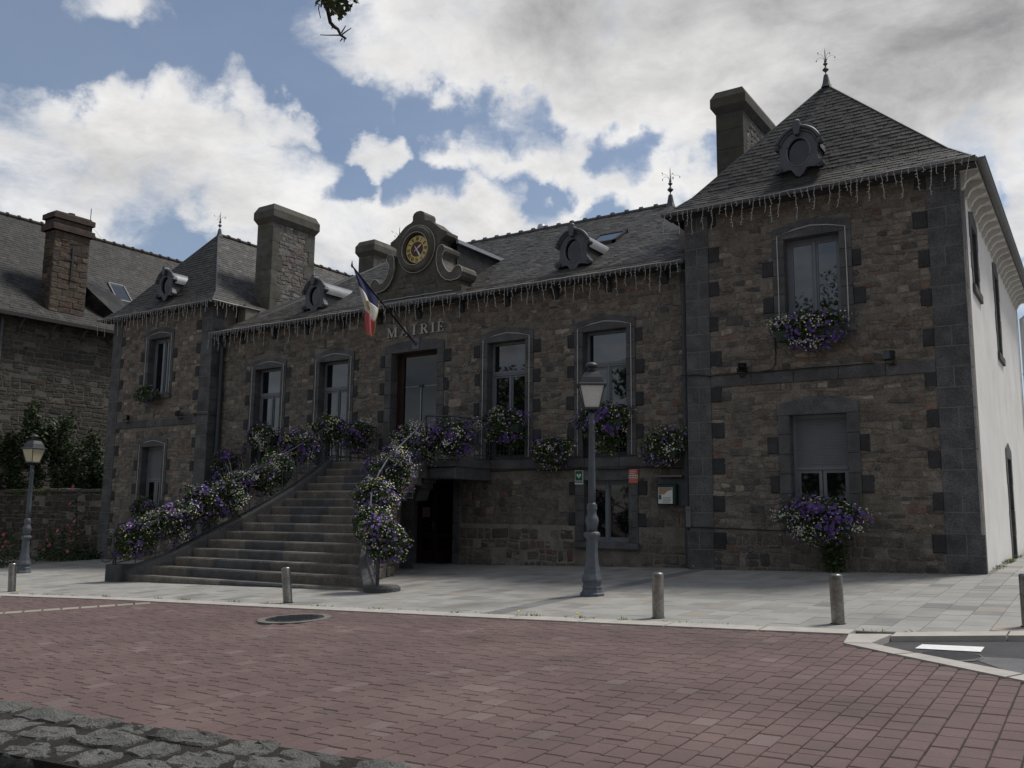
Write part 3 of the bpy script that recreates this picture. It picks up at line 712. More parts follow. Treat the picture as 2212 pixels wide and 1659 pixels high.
# ---- windows
def surround(par, c, w_, z0, z1, y0, proud=.03, teeth=True, peak=.33, depth=.2):
    for s_ in (-1, 1):
        z = z0; i = 0; n = max(2, round((z1-z0)/.36)); h = (z1-z0)/n
        for i in range(n):
            a, e = (c+s_*w_/2, c+s_*(w_/2+JW)); a, e = min(a, e), max(a, e)
            b = MB().setcol(gcol()); b.cbox(a, e, y0-proud, y0+depth, z+.003, z+h-.003, .008); obj('jamb_stone', b, M['granite'], par)
            if teeth and i % 2 == 1:
                tw = R.uniform(.15, .22); b = MB().setcol(gcol(.42)); x_ = c+s_*(w_/2+JW)
                b.cbox(min(x_, x_+s_*tw), max(x_, x_+s_*tw), y0-proud*.95, y0+.05, z+.01, z+h-.03, .02); obj('jamb_tooth', b, M['granite'], par)
            z += h
    W_ = w_/2+JW
    poly = [(c-W_, z1), (c+W_, z1), (c+W_, z1+.20), (c+W_*.45, z1+.20+(peak-.2)*.65), (c, z1+peak), (c-W_*.45, z1+.20+(peak-.2)*.65), (c-W_, z1+.20)]
    b = MB().setcol(gcol()); b.prism(poly, lambda a, z_, d: (a, d, z_), y0-proud-.004, y0+depth); obj('lintel', b, M['granite'], par)
def bars(b, lst, y0, y1):
    for x0, x1, z0, z1 in lst: b.box(x0, x1, y0, y1, z0, z1)
def window(c, w_, z0, z1, y0, kind, sill=True, teeth=True):
    yf = y0+.20
    b = MB(); x0, x1 = c-w_/2, c+w_/2; f = .055
    L_ = [(x0, x0+f, z0, z1), (x1-f, x1, z0, z1), (x0+f, x1-f, z1-f, z1), (x0+f, x1-f, z0, z0+f)]
    bars(b, L_, yf, yf+.07); fr = obj('window', b, M['frame'], hall)
    surround(fr, c, w_, z0, z1, y0, teeth=teeth)
    def sash(a, e, l, h, g=.05, mt=None):
        q = MB(); bars(q, [(a, a+g, l, h), (e-g, e, l, h), (a+g, e-g, h-g, h), (a+g, e-g, l, l+g)], yf+.012, yf+.055); obj('sash', q, M['frame'], fr)
        q = MB(); q.box(a+g, e-g, yf+.03, yf+.045, l+g, h-g); obj('pane', q, mt or M['glass'], fr)
    a, e, l, h = x0+f, x1-f, z0+f, z1-f; mid = (a+e)/2
    if kind == 'transom':
        zt = z1-.78
        q = MB(); q.box(a, e, yf-.02, yf+.065, zt, zt+.10); q.box(a, e, yf-.035, yf-.02, zt+.045, zt+.075); obj('transom_bar', q, M['frame'], fr)
        q = MB(); q.box(a, e, yf+.03, yf+.045, zt+.10, h); obj('pane', q, M['glass'], fr)
        sash(a, mid-.008, l, zt); sash(mid+.008, e, l, zt)
        q = MB(); q.box(mid-.022, mid+.022, yf-.015, yf+.012, l, zt); obj('mullion', q, M['frame'], fr)
    elif kind == 'casement':
        sash(a, mid-.008, l, h, .055); sash(mid+.008, e, l, h, .055); q = MB(); q.box(mid-.025, mid+.025, yf-.012, yf+.012, l, h); obj('mullion', q, M['frame'], fr)
    elif kind == 'shutter':
        zt = z0+.86
        n = 22
        for i in range(n):
            q = MB(); zz_ = zt+(h-zt)*i/n; q.hexa([(a, yf-.004, zz_+.002), (e, yf-.004, zz_+.002), (e, yf+.05, zz_+.002), (a, yf+.05, zz_+.002), (a, yf+.0, zz_+(h-zt)/n-.001), (e, yf+.0, zz_+(h-zt)/n-.001), (e, yf+.05, zz_+(h-zt)/n-.001), (a, yf+.05, zz_+(h-zt)/n-.001)]); obj('shutter_slat', q, M['shutter'], fr)
        q = MB(); q.box(a, e, yf-.012, yf+.05, zt-.05, zt); obj('shutter_end_bar', q, M['frame'], fr)
        sash(a, mid-.008, l, zt-.05, .06, M['glassd']); sash(mid+.008, e, l, zt-.05, .06, M['glassd'])
    elif kind == 'low':
        m2 = a+(e-a)*.42
        sash(a, m2-.01, l, h, .05, M['glassd']); sash(m2+.01, e, l, h, .05, M['glassd']); q = MB(); q.box(m2-.035, m2+.035, yf-.012, yf+.012, l, h); obj('mullion', q, M['frame'], fr)
    if sill:
        q = MB().setcol(gcol()); q.cbox(c-w_/2-JW-.03, c+w_/2+JW+.03, y0-.10, y0+.2, z0-.13, z0-.002, .012); obj('sill', q, M['granite'], fr)
    return fr
for c, w_ in WIN_MAIN:
    fr = window(c, w_, ZW0, ZW1, 0, 'transom', sill=False)
    # cast iron guard of the french window
    q = MB(); y_ = .06
    for z_ in (2.56, 2.66, 3.22, 3.30): q.tube([(c-w_/2, y_, z_), (c+w_/2, y_, z_)], .012, 5)
    for i in range(11): x_ = c-w_/2+w_*(i+.5)/11; q.tube([(x_, y_, 2.50), (x_, y_, 3.30)], .008, 4)
    for i in range(5):
        x_ = c-w_/2+w_*(i+.5)/5
        q.tube([(x_+.075*math.cos(t*.6)*(1-t/16), y_-.012, 2.93+.11*math.sin(t*.6)*(1-t/16)) for t in range(12)], .008, 4)
    obj('guard_rail', q, M['iron'], fr)
for c in (RWX, LWX):
    window(c, 1.02, WUP[1], WUP[2], YW, 'casement'); window(c, 1.02, WLO[1], WLO[2], YW, 'shutter')
window(GWIN[0], GWIN[1], GWIN[2], GWIN[3], 0, 'low')
# narrow openings of the white wall
for i, (a, e, l, h) in enumerate(SIDEH):
    q = MB(); x_ = XR_
    bars_ = [(a, a+.06, l, h), (e-.06, e, l, h), (a+.06, e-.06, h-.06, h), (a+.06, e-.06, max(l, .3), max(l, .3)+.06)]
    for p in bars_: q.box(x_-.26, x_-.2, p[0], p[1], p[2], p[3])
    dr = i == 2
    fr = obj('door' if dr else 'window', q, M['frame'], hall)
    q = MB(); q.box(x_-.25, x_-.22, a+.06, e-.06, l+.06, h-.06); obj('door_leaf' if dr else 'pane', q, M['shutter'] if dr else M['glassd'], fr)
    z_ = max(l, .3)
    n = 4; hh = (h-z_)/n
    for s_ in (0, 1):
        for k in range(n):
            wd = .2+(.07 if k % 2 else 0)
            q = MB().setcol(gcol()); y0_, y1_ = (a-wd, a) if s_ == 0 else (e, e+wd); q.cbox(x_-.22, x_+.016, y0_, y1_, z_+hh*k+.002, z_+hh*(k+1)-.002, .006, 'x+'); obj('jamb_stone', q, M['granite'], fr)
    q = MB().setcol(gcol()); q.prism([(a-.24, h), (e+.24, h), (e+.24, h+.2), ((a+e)/2, h+.36), (a-.24, h+.2)], lambda p, z2, d: (d, p, z2), x_-.22, x_+.02); obj('lintel', q, M['granite'], fr)
    if not dr: q = MB().setcol(gcol()); q.cbox(x_-.22, x_+.05, a-.26, e+.26, l-.16, l-.002, .01, 'x+'); obj('sill', q, M['granite'], fr)

# ---- entrance door behind the landing
c, w_, z0, z1 = DOOR
q = MB(); bars(q, [(c-w_/2, c-w_/2+.07, z0, z1), (c+w_/2-.07, c+w_/2, z0, z1), (c-w_/2+.07, c+w_/2-.07, z1-.08, z1)], .24, .34); de = obj('entrance_door', q, M['redwood'], hall)
surround(de, c, w_, z0, z1, 0, teeth=True, peak=.30)
q = MB(); q.box(c-w_/2+.07, c-w_/2+.20, .26, .32, z0, z1-.08); obj('side_panel', q, M['redwood'], de)
for a, e, l, h in ((c-w_/2+.20, c+w_/2-.07, z0, 4.38), (c-w_/2+.20, c+w_/2-.07, 4.40, z1-.08)):
    q = MB(); q.box(a, e, .27, .285, l, h); obj('glass_leaf', q, M['glassd'], de)
q = MB(); q.box(c+.03, c+.043, .24, .255, z0+.1, 4.36); obj('pull_bar', q, M['zincl'], de)
q = MB(); q.box(c-.03, c+.10, .235, .27, 4.36, 4.42); obj('door_closer', q, M['cast'], de)
# ---- basement door under the landing
c, w_, z0, z1 = GDOOR; zb_ = gz(c, 0)
q = MB(); bars(q, [(c-w_/2, c-w_/2+.06, zb_, z1), (c+w_/2-.06, c+w_/2, zb_, z1), (c-w_/2+.06, c+w_/2-.06, z1-.07, z1)], .2, .3); dg = obj('basement_door', q, M['redwood'], hall)
surround(dg, c, w_, zb_-.1, z1, 0, teeth=False, peak=.22, depth=.2)
for a, e in ((c-w_/2+.06, c-.10), (c-.09, c+w_/2-.06)):
    q = MB(); g_ = .085; bars(q, [(a, a+g_, zb_+.02, z1-.07), (e-g_, e, zb_+.02, z1-.07), (a+g_, e-g_, z1-.07-g_, z1-.07), (a+g_, e-g_, zb_+.02, zb_+.3), (a+g_, e-g_, zb_+.62, zb_+.72)], .215, .26); obj('door_leaf', q, M['redwood'], dg)
    q = MB(); q.box(a+g_, e-g_, .23, .245, zb_+.3, zb_+.62); q.box(a+g_, e-g_, .23, .245, zb_+.72, z1-.07-g_); obj('pane', q, M['glassd'], dg)
q = MB(); q.box(c-.16, c-.13, .19, .215, .80, 1.02); q.tube([(c-.145, .17, .93), (c-.25, .17, .93)], .012, 6); obj('handle', q, M['steel'], dg)
q = MB(); q.box(c-.52, c-.26, .222, .229, 1.12, 1.36); obj('notice', q, mat('pink_paper', (.30, .2, .19), .7), dg)
# ------------------------------------------------------------------ roofs
def clip(poly, sub):
    """Sutherland-Hodgman: clip polygon `sub` by convex CCW polygon `poly` (2-D)"""
    out = sub
    for i in range(len(poly)):
        a, b_ = poly[i], poly[(i+1) % len(poly)]; inp = out; out = []
        if not inp: return []
        sd_ = lambda p: (b_[0]-a[0])*(p[1]-a[1])-(b_[1]-a[1])*(p[0]-a[0])
        for j in range(len(inp)):
            p, q = inp[j], inp[(j+1) % len(inp)]; sp, sq = sd_(p), sd_(q)
            if sp >= 0: out.append(p)
            if (sp >= 0) != (sq >= 0):
                t = sp/(sp-sq); out.append((p[0]+(q[0]-p[0])*t, p[1]+(q[1]-p[1])*t))
    return out
def slope(P3, ex=.115, wd=.19, k=1.0, slates=True, ph=0, deck=None):
    """one roof face: returns list of (score, slate mesh) and adds its deck polygon"""
    P3 = [Vector(p) for p in P3]
    nrm = Vector((0, 0, 0))
    for i in range(len(P3)):
        a, b_ = P3[i], P3[(i+1) % len(P3)]; nrm += a.cross(b_)
    nrm.normalize()
    if nrm.z < 0: nrm = -nrm; P3 = P3[::-1]
    u = Vector((0, 0, 1)).cross(nrm)
    u.normalize(); v = nrm.cross(u); o = P3[0]
    P2 = [((p-o).dot(u), (p-o).dot(v)) for p in P3]
    ar = sum(P2[i][0]*P2[(i+1) % len(P2)][1]-P2[(i+1) % len(P2)][0]*P2[i][1] for i in range(len(P2)))
    if ar < 0: P2 = P2[::-1]
    if deck is not None: deck.face([p-nrm*.004 for p in P3]); deck.face([p-nrm*.05 for p in P3][::-1])
    if not slates: return []
    s0, s1 = min(p[0] for p in P2), max(p[0] for p in P2); t0, t1 = min(p[1] for p in P2), max(p[1] for p in P2)
    out = []; t = t0; r_ = ph
    while t < t1:
        s = s0-(wd*.5 if r_ % 2 else 0)-R.uniform(0, .04)
        while s < s1:
            ww = wd*R.uniform(.78, 1.2); e = .003
            dz = jit(.006)
            pl = clip(P2, [(s+e, t+dz), (s+ww-e, t+dz+jit(.004)), (s+ww-e, t+ex*1.12), (s+e, t+ex*1.12)])
            s += ww
            if len(pl) < 3: continue
            cx_ = sum(p[0] for p in pl)/len(pl); ct = sum(p[1] for p in pl)/len(pl); C_ = o+u*cx_+v*ct
            if not inview(C_, 400) or (CAMLOC-C_).dot(nrm) < 0: continue
            q = R.random(); kk = k*(1+jit(.24))*(1.5 if q > .94 else (.6 if q < .08 else 1))
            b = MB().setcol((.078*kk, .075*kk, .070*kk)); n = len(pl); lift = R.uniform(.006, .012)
            tw_ = jit(.035); pc = jit(.03); hh = lambda p: .003+lift*max(0, 1-(p[1]-t)/(ex*1.12))+max(-.002, tw_*(p[0]-cx_)+pc*(p[1]-ct)+.003)
            a0 = b.pts([o+u*p[0]+v*p[1]+nrm*hh(p) for p in pl]+[o+u*p[0]+v*p[1]-nrm*.002 for p in pl])
            b.fs(a0, [tuple(range(n))]+[(i, n+i, n+(i+1) % n, (i+1) % n) for i in range(n)])
            d = (C_-CAMLOC).length; out.append((ww*ex*abs((CAMLOC-C_).normalized().dot(nrm))/d**2*n, b))
        t += ex; r_ += 1
    return out
EO = .33                                    # eaves overhang
# wings: hipped front, ridge running back, slight bell-cast at the eaves
ZR, YR = 10.34, 1.55
def wing_roof(x0, x1, xr, name, sides, kf_, ks_, ex):
    a0, a1 = x0-EO, x1+EO; yf = YW-EO; zk = ZE+.42; d = .46; YB = 11.6
    E0, E1 = (a0, yf, ZE), (a1, yf, ZE); K0, K1 = (a0+d, yf+d, zk), (a1-d, yf+d, zk); A = (xr, YR, ZR); AB = (xr, YB, ZR)
    dk = MB()
    fr = slope([E0, E1, K1, K0], ex*.95, .19, kf_, deck=dk)+slope([K0, K1, A], ex, .19, kf_, deck=dk)
    si = []
    si += slope([E1, (a1, YB, ZE), (a1-d, YB, zk), K1], ex, .19, ks_, sides[1], deck=dk)+slope([K1, (a1-d, YB, zk), AB, A], ex, .19, ks_, sides[1], deck=dk)
    slope([(a0, YB, ZE), E0, K0, (a0+d, YB, zk)], deck=dk, slates=False); slope([(a0+d, YB, zk), K0, A, AB], deck=dk, slates=False)
    rf = obj(name, dk, M['deck'], hall)
    # hip and ridge covers
    q = MB(); q.tube([E0, K0, A], .022, 5); q.tube([E1, K1, A], .022, 5); obj('hip_flashing', q, M['lead'], rf)
    y = YR
    while y < YB-.3:
        q = MB(); q.tube([(xr, y, ZR+.0), (xr, y+.40, ZR+.0)], .075, 8); q.tube([(xr, y+.37, ZR+.015), (xr, y+.45, ZR+.015)], .095, 8); obj('ridge_tile', q, M['terracotta'], rf); y += .43
    # soffit and gutter
    q = MB(); q.box(a0+.03, a1-.03, yf+.03, YW+.02, ZE-.06, ZE-.02); obj('soffit', q, M['deck'], rf)
    return rf, fr, si
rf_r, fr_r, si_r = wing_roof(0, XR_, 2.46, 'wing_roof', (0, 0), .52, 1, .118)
rf_l, fr_l, si_l = wing_roof(XL, MLX, -17.40, 'wing_roof', (0, 1), .48, .85, .125)  # side slates paler than the front: sky reflection put into their colour
pieces(rf_r, 'slate', fr_r, M['slate'], 200, 'slating')
pieces(rf_l, 'slate', fr_l+si_l, M['slate'], 40, 'slating')
# main block
RY, RZ = 4.9, 9.62
kz = (RZ-ZM)/(RY+EO); pz = lambda y: ZM+(y+EO)*kz
mp = lambda x, y: (x, y, pz(y))
dk = MB(); sm = []
sm += slope([mp(-13.85, -EO), mp(-1.0, -EO), mp(-2.57, RY), mp(-12.32, RY)], .118, .2, .86, deck=dk)
sm += slope([mp(-14.85, -EO), mp(-13.85, -EO), mp(-13.48, .92), mp(-14.6, .92)], .118, .2, 1.05, deck=dk)
sm += slope([mp(-1.0, -EO), mp(-.02, -EO), mp(-.02, .95), mp(-.36, .95), mp(-1.40, .95)], .118, .2, .86, deck=dk, ph=1)
sm += slope([mp(-1.40, .95), mp(-.36, .95), mp(-.36, 1.2), mp(-2.0, 3.0)], .118, .2, .86, deck=dk, ph=1)
dk.face([(-12.32, RY, RZ), (-13.48, .92, pz(.92)), (-14.6, .92, pz(.92)), (-14.6, RY, 7.3)]); dk.face([(-2.57, RY, RZ), (-1.0, -EO, ZM), (-.02, .95, pz(.95)), (-.02, RY, 7.3)])
dk.face([(-12.32, RY, RZ), (-2.57, RY, RZ), (-1, 10, 6.6), (-14, 10, 6.6)])
rf_m = obj('main_roof', dk, M['deck'], hall)
pieces(rf_m, 'slate', sm, M['slate'], 60, 'slating')
x = -12.32
while x < -2.7:
    q = MB(); q.tube([(x, RY, RZ+.0), (x+.42, RY, RZ+.0)], .075, 8); q.tube([(x+.38, RY, RZ+.02), (x+.46, RY, RZ+.02)], .10, 8); obj('ridge_tile', q, M['slate'] if False else M['lead'], rf_m); x += .445
q = MB(); q.tube([mp(-13.85, -EO+.8), (-12.32, RY, RZ)], .03, 5); obj('hip_flashing', q, M['lead'], rf_m)
q = MB(); q.box(MLX+.02, MRX-.02, -EO+.03, .02, ZM-.07, ZM-.03); obj('soffit', q, M['deck'], rf_m)
# gutters (half round) along the eaves
def gutter(p0, p1, out, r=.065):
    p0, p1, out = Vector(p0), Vector(p1), Vector(out); q = MB(); n = 7; a, e = [], []
    for k in range(n): t = math.pi*k/(n-1); a.append(p0+out*(-math.cos(t)*r)-Vector((0, 0, math.sin(t)*r))); e.append(p1+out*(-math.cos(t)*r)-Vector((0, 0, math.sin(t)*r)))
    for k in range(n-1): q.face([a[k], e[k], e[k+1], a[k+1]])
    q.face(a); q.face(e[::-1])
    a2 = [p*.0+x_ for p, x_ in zip(a, a)]
    q.tube([a[-1], e[-1]], .012, 5); return obj('gutter', q, M['zinc'], hall)
gutter((MLX+.05, -EO-.05, ZM+.0), (MRX-.03, -EO-.05, ZM+.0), (0, -1, 0))
gutter((-EO, YW-EO-.05, ZE), (XR_+EO, YW-EO-.05, ZE), (0, -1, 0)); gutter((XL-EO, YW-EO-.05, ZE), (MLX+EO, YW-EO-.05, ZE), (0, -1, 0))
gutter((XR_+EO+.05, YW-EO, ZE), (XR_+EO+.05, 11.6, ZE), (1, 0, 0), .075); gutter((MLX+EO+.05, YW-EO, ZE), (MLX+EO+.05, 1.0, ZE), (1, 0, 0), .05)
# right side: white boarded soffit carried by white brackets
q = MB(); q.box(XR_+.002, XR_+EO-.02, YW-.30, 11.5, ZE-.05, ZE-.012); obj('soffit', q, M['whitep'], hall)
for i in range(21):
    y = -.18+i*.55; pr = [(0, 0), (.30, 0), (.30, -.07), (.25, -.10), (.17, -.12), (.10, -.18), (.06, -.27), (.0, -.30)]
    q = MB(); q.prism(pr, lambda a, z_, d: (XR_+.003+a, d, ZE-.052+z_), y-.06, y+.06); obj('eaves_bracket', q, M['whitep'], hall)
# brackets and vents under the main eaves, dark
for x in [-13.9+i*1.33 for i in range(11)]:
    q = MB(); q.prism([(0, 0), (.26, 0), (.26, -.06), (.12, -.12), (.05, -.26), (0, -.28)], lambda a, z_, d: (d, -.002-a, ZM-.072+z_), x-.07, x+.07); obj('eaves_bracket', q, M['deck'], hall)
# downpipes in the two inner corners, white one at the far right corner
def pipe(path, r, m_, name='downpipe'):
    q = MB(); q.tube(path, r, 10); o = obj(name, q, m_, hall)
    for a, e in zip(path, path[1:]):
        if abs(a[2]-e[2]) > 2:
            for k in range(1, int(abs(a[2]-e[2])/1.6)+1):
                z_ = max(a[2], e[2])-k*1.55; q = MB(); q.tube([(a[0], a[1], z_-.03), (a[0], a[1], z_+.03)], r+.012, 10); obj('pipe_clip', q, m_, o)
    return o
pipe([(-.14, -EO-.03, ZM-.08), (-.14, -EO, ZM-.2), (-.14, -.12, ZM-.42), (-.14, -.12, gz(-.1, -.1))], .062, M['iron'])
pipe([(MLX+.16, -EO-.03, ZM-.08), (MLX+.16, -EO, ZM-.2), (MLX+.16, -.12, ZM-.42), (MLX+.16, -.12, -.3)], .058, M['iron'])
pipe([(XR_+.36, 11.2, ZE-.1), (XR_+.34, 11.2, ZE-.3), (XR_+.12, 11.2, ZE-.55), (XR_+.12, 11.2, 4.6)], .06, M['whitep']); pipe([(XR_+.12, 11.2, 4.6), (XR_+.12, 11.2, .3)], .075, M['iron'])

# ---- finials
def finial(x, y, z, s=1.0):
    q = MB(); q.lathe([(.20*s, -.18*s), (.13*s, .0), (.075*s, .30*s), (.02*s, .34*s), (.02*s, .40*s), (.115*s, .50*s), (.03*s, .60*s), (.02*s, .64*s), (.085*s, .72*s), (.02*s, .79*s), (.025*s, .82*s), (.05*s, .80*s), (.02*s, .9*s), (.013*s, 1.2*s), (.003*s, 1.32*s)], 8, (x, y, z)); fo = obj('finial', q, M['lead'], hall)
    for k in range(5):
        a = k*2*math.pi/5+.4; dx, dy = math.cos(a), math.sin(a)
        q = MB(); q.tube([(x+dx*r_*s, y+dy*r_*s, z+h*s) for r_, h in ((.015, .84), (.10, .98), (.22, 1.04), (.31, 1.0), (.335, .96))], .005*s, 4); q.lathe([(.003, -.03*s), (.026*s, 0), (.003, .03*s)], 6, (x+dx*.335*s, y+dy*.335*s, z+(.95+.10*(k % 2))*s)); obj('finial_stem', q, M['lead'], fo)
finial(2.46, 1.55, 10.38, .60); finial(-17.40, 1.6, 10.38, .60); finial(-2.57, RY, RZ+.05, .78); finial(-12.32, RY, RZ+.05, .78)

# ---- chimneys
def ccol(k=1): s = k*(1+jit(.14)); return (.115*s, .108*s, .098*s)
def chimney(x0, x1, y0, y1, z0, zc, zt, side=1, kk=1):
    q = MB(); q.box(x0+.02, x1-.02, y0+.02, y1-.02, z0, zc+.02); ch = obj('chimney', q, M['mortar'], hall)
    fx = lambda a, z_, d: (x1-.02+d, a, z_); st_ = []
    z = z0; i = 0
    while z < zc-.02:
        z2 = min(z+.46, zc); 
        for yy, sgn in ((y0, 1), (y1, -1)):
            wd = .42 if i % 2 else .26
            q = MB().setcol(ccol(kk)); q.box(x0-.0, x1+.0, min(yy, yy+sgn*.2) if False else min(yy, yy+sgn*wd), max(yy, yy+sgn*wd), z+.004, z2-.004); obj('quoin_stone', q, M['chim'], ch)
        z = z2; i += 1
    if side: st_ = rubble(fx, y0+.28, y1-.28, z0, zc, [], hmin=.08, hmax=.16, wmin=.12, wmax=.34, k=1.15, tint=(.92, .98, 1.08), seed=int(x0*10), big=.0)
    if st_: obj('stonework', merge([b for _, b in st_]), M['rubble'], ch, 'stuff')
    e = .10; b = MB().setcol(ccol(.9*kk)); c_ = (zt-zc)
    L1 = [(x0-.0, y0-.0, zc), (x0-e, y0-e, zc+c_*.28), (x0-e, y0-e, zc+c_*.62), (x0-.01, y0-.01, zt)]
    prev = None
    for d_, z_ in ((0, zc), (e, zc+c_*.28), (e, zc+c_*.66), (.0, zt)):
        cur = b.pts([(x0-d_, y0-d_, z_), (x1+d_, y0-d_, z_), (x1+d_, y1+d_, z_), (x0-d_, y1+d_, z_)])
        if prev is not None: b.fs(0, [(prev+k, prev+(k+1) % 4, cur+(k+1) % 4, cur+k) for k in range(4)])
        prev = cur
    b.fs(0, [(prev, prev+1, prev+2, prev+3)]); obj('chimney_cap', b, M['chim'], ch)
chimney(-15.15, -14.42, 1.32, 3.1, 6.4, 10.22, 10.82)
chimney(-15.15, -14.42, 5.95, 7.9, 7, 10.30, 10.88)
chimney(-.12, .52, 1.9, 4.3, 6.8, 10.42, 10.98, 1, .6)  # quoins and cap darkened: this chimney's shade is put into their colour
q = MB(); q.lathe([(.14, 8.8), (.14, 9.72), (.16, 9.73), (.16, 9.78), (.14, 9.8), (.14, 9.98), (.10, 10.06), (.02, 10.08)], 16, (-7.15, 5.6, 0)); obj('flue', q, M['zincl'], hall, smooth=False)

# ---- oeil-de-boeuf dormers
def dormer(cx, cy, cz, back, s=1.0):
    q = MB(); fy = lambda a, z_, d: (cx+a*s, cy+d, cz+z_*s)
    # shaped front plate: outline with bottom ogee, ears, and an oval hole made of a ring of quads
    n = 40; oval = [(.235*math.cos(2*math.pi*i/n), .30*math.sin(2*math.pi*i/n)) for i in range(n)]
    def outline(t):
        a = 2*math.pi*t; c_, s_ = math.cos(a), math.sin(a)
        r_ = .43+.05*max(0, s_)
        r_ += .13*math.exp(-((abs(math.degrees(math.atan2(s_, abs(c_))))-(-38))/13)**2) if True else 0
        ang = math.degrees(math.atan2(s_, abs(c_)))
        r_ = .40+.15*math.exp(-((ang+36)/13)**2)+.10*math.exp(-((ang+90)/14)**2)+.07*math.exp(-((ang-28)/14)**2)+.06*max(0, s_)-.03*math.exp(-((ang+62)/9)**2)
        return (r_*c_*.98, r_*s_*1.12)
    out = [outline(i/n) for i in range(n)]
    for d0, src in ((-.05, 0),):
        a = q.pts([fy(*p, -.05) for p in out]+[fy(p[0]*1.12, p[1]*1.12, -.05) for p in oval]+[fy(*p, -.0) for p in oval]+[fy(*p, .10) for p in out])
        q.fs(a, [(i, n+i, n+(i+1) % n, (i+1) % n) for i in range(n)]+[(n+i, 2*n+i, 2*n+(i+1) % n, n+(i+1) % n) for i in range(n)]+[(i, (i+1) % n, 3*n+(i+1) % n, 3*n+i) for i in range(n)])
    dm = obj('dormer', q, M['lead'], hall, smooth=False)
    q = MB(); q.face([fy(p[0], p[1], .012) for p in oval]); obj('pane', q, M['glassd'], dm)
    q = MB(); q.tube([fy(p[0]*1.06, p[1]*1.06, -.045) for p in oval+oval[:1]], .018*s, 6, caps=False); obj('bead', q, M['zinc'], dm)
    # hood moulding, keystone, scroll bosses
    q = MB(); q.tube([fy(.48*math.cos(t), .05+.50*math.sin(t), -.07) for t in [rad(18+144*i/14) for i in range(15)]], .045*s, 7); q.tube([fy(.415*math.cos(t), .05+.43*math.sin(t), -.06) for t in [rad(18+144*i/14) for i in range(15)]], .028*s, 6); obj('hood_moulding', q, M['lead'], dm, smooth=True)
    q = MB(); q.prism([(-.05, .36), (.05, .36), (.085, .58), (.06, .64), (-.06, .64), (-.085, .58)], lambda a, z_, d: fy(a, z_, d), -.15, .02); q.lathe([(.02, 0), (.07*s, .03), (.075*s, .06), (.03, .10)], 8, fy(0, .6, -.09)); obj('keystone', q, M['lead'], dm)
    for sx, bx_, bz, r_ in ((-1, .46, .16, .06), (1, .46, .16, .06), (-1, .44, -.34, .085), (1, .44, -.34, .085)):
        q = MB(); p = fy(sx*bx_, bz, 0)
        for rr, y0, y1 in ((r_*s, -.10, .05), (r_*.45*s, -.13, -.09)):
            k = 14; a = q.pts([(p[0]+rr*math.cos(2*math.pi*j/k), p[1]+y0, p[2]+rr*math.sin(2*math.pi*j/k)) for j in range(k)]+[(p[0]+rr*math.cos(2*math.pi*j/k), p[1]+y1, p[2]+rr*math.sin(2*math.pi*j/k)) for j in range(k)])
            q.fs(a, [tuple(range(k))]+[(j, k+j, k+(j+1) % k, (j+1) % k) for j in range(k)])
        obj('scroll_boss', q, M['lead'], dm)
    # barrel body running back into the roof
    arc = [(.44*math.cos(rad(t)), .05+.46*math.sin(rad(t))) for t in range(0, 181, 12)]
    q = MB(); a = q.pts([fy(x_, z_, .02) for x_, z_ in arc]+[fy(x_, z_, back) for x_, z_ in arc]); k = len(arc)
    q.fs(a, [(i, i+1, k+i+1, k+i) for i in range(k-1)]); obj('barrel_roof', q, M['zinc'], dm, smooth=True)
    q = MB(); q.hexa([fy(-.40, -.62, .06), fy(.40, -.62, .06), fy(.40, -.62, back), fy(-.40, -.62, back), fy(-.40, .08, .06), fy(.40, .08, .06), fy(.40, .08, back), fy(-.40, .08, back)]); obj('cheek', q, M['deck'], dm)
dormer(2.33, -.26, 8.22, .9, .90); dormer(-17.42, -.26, 8.20, .9, .90)
dormer(-3.04, .40, 7.26, 2.0, .90); dormer(-11.44, .40, 7.24, 2.0, .90)
# roof windows
for x, y, w_, l in ((-3.2, 2.35, .8, .75),):
    q = MB()
    for (a, e, c_, d_) in ((-w_/2, w_/2, -l/2, -l/2+.07), (-w_/2, w_/2, l/2-.07, l/2), (-w_/2, -w_/2+.07, -l/2, l/2), (w_/2-.07, w_/2, -l/2, l/2)):
        q.hexa([(x+a, y+c_, pz(y+c_)+.0), (x+e, y+c_, pz(y+c_)+.0), (x+e, y+d_, pz(y+d_)+.0), (x+a, y+d_, pz(y+d_)+.0), (x+a, y+c_, pz(y+c_)+.1), (x+e, y+c_, pz(y+c_)+.1), (x+e, y+d_, pz(y+d_)+.1), (x+a, y+d_, pz(y+d_)+.1)])
    sk = obj('roof_window', q, M['black'], hall)
    q = MB(); q.face([(x-w_/2+.05, y-l/2+.05, pz(y-l/2)+.10), (x+w_/2-.05, y-l/2+.05, pz(y-l/2)+.10), (x+w_/2-.05, y+l/2-.05, pz(y+l/2)+.05), (x-w_/2+.05, y+l/2-.05, pz(y+l/2)+.05)]); obj('pane', q, M['glass'], sk)

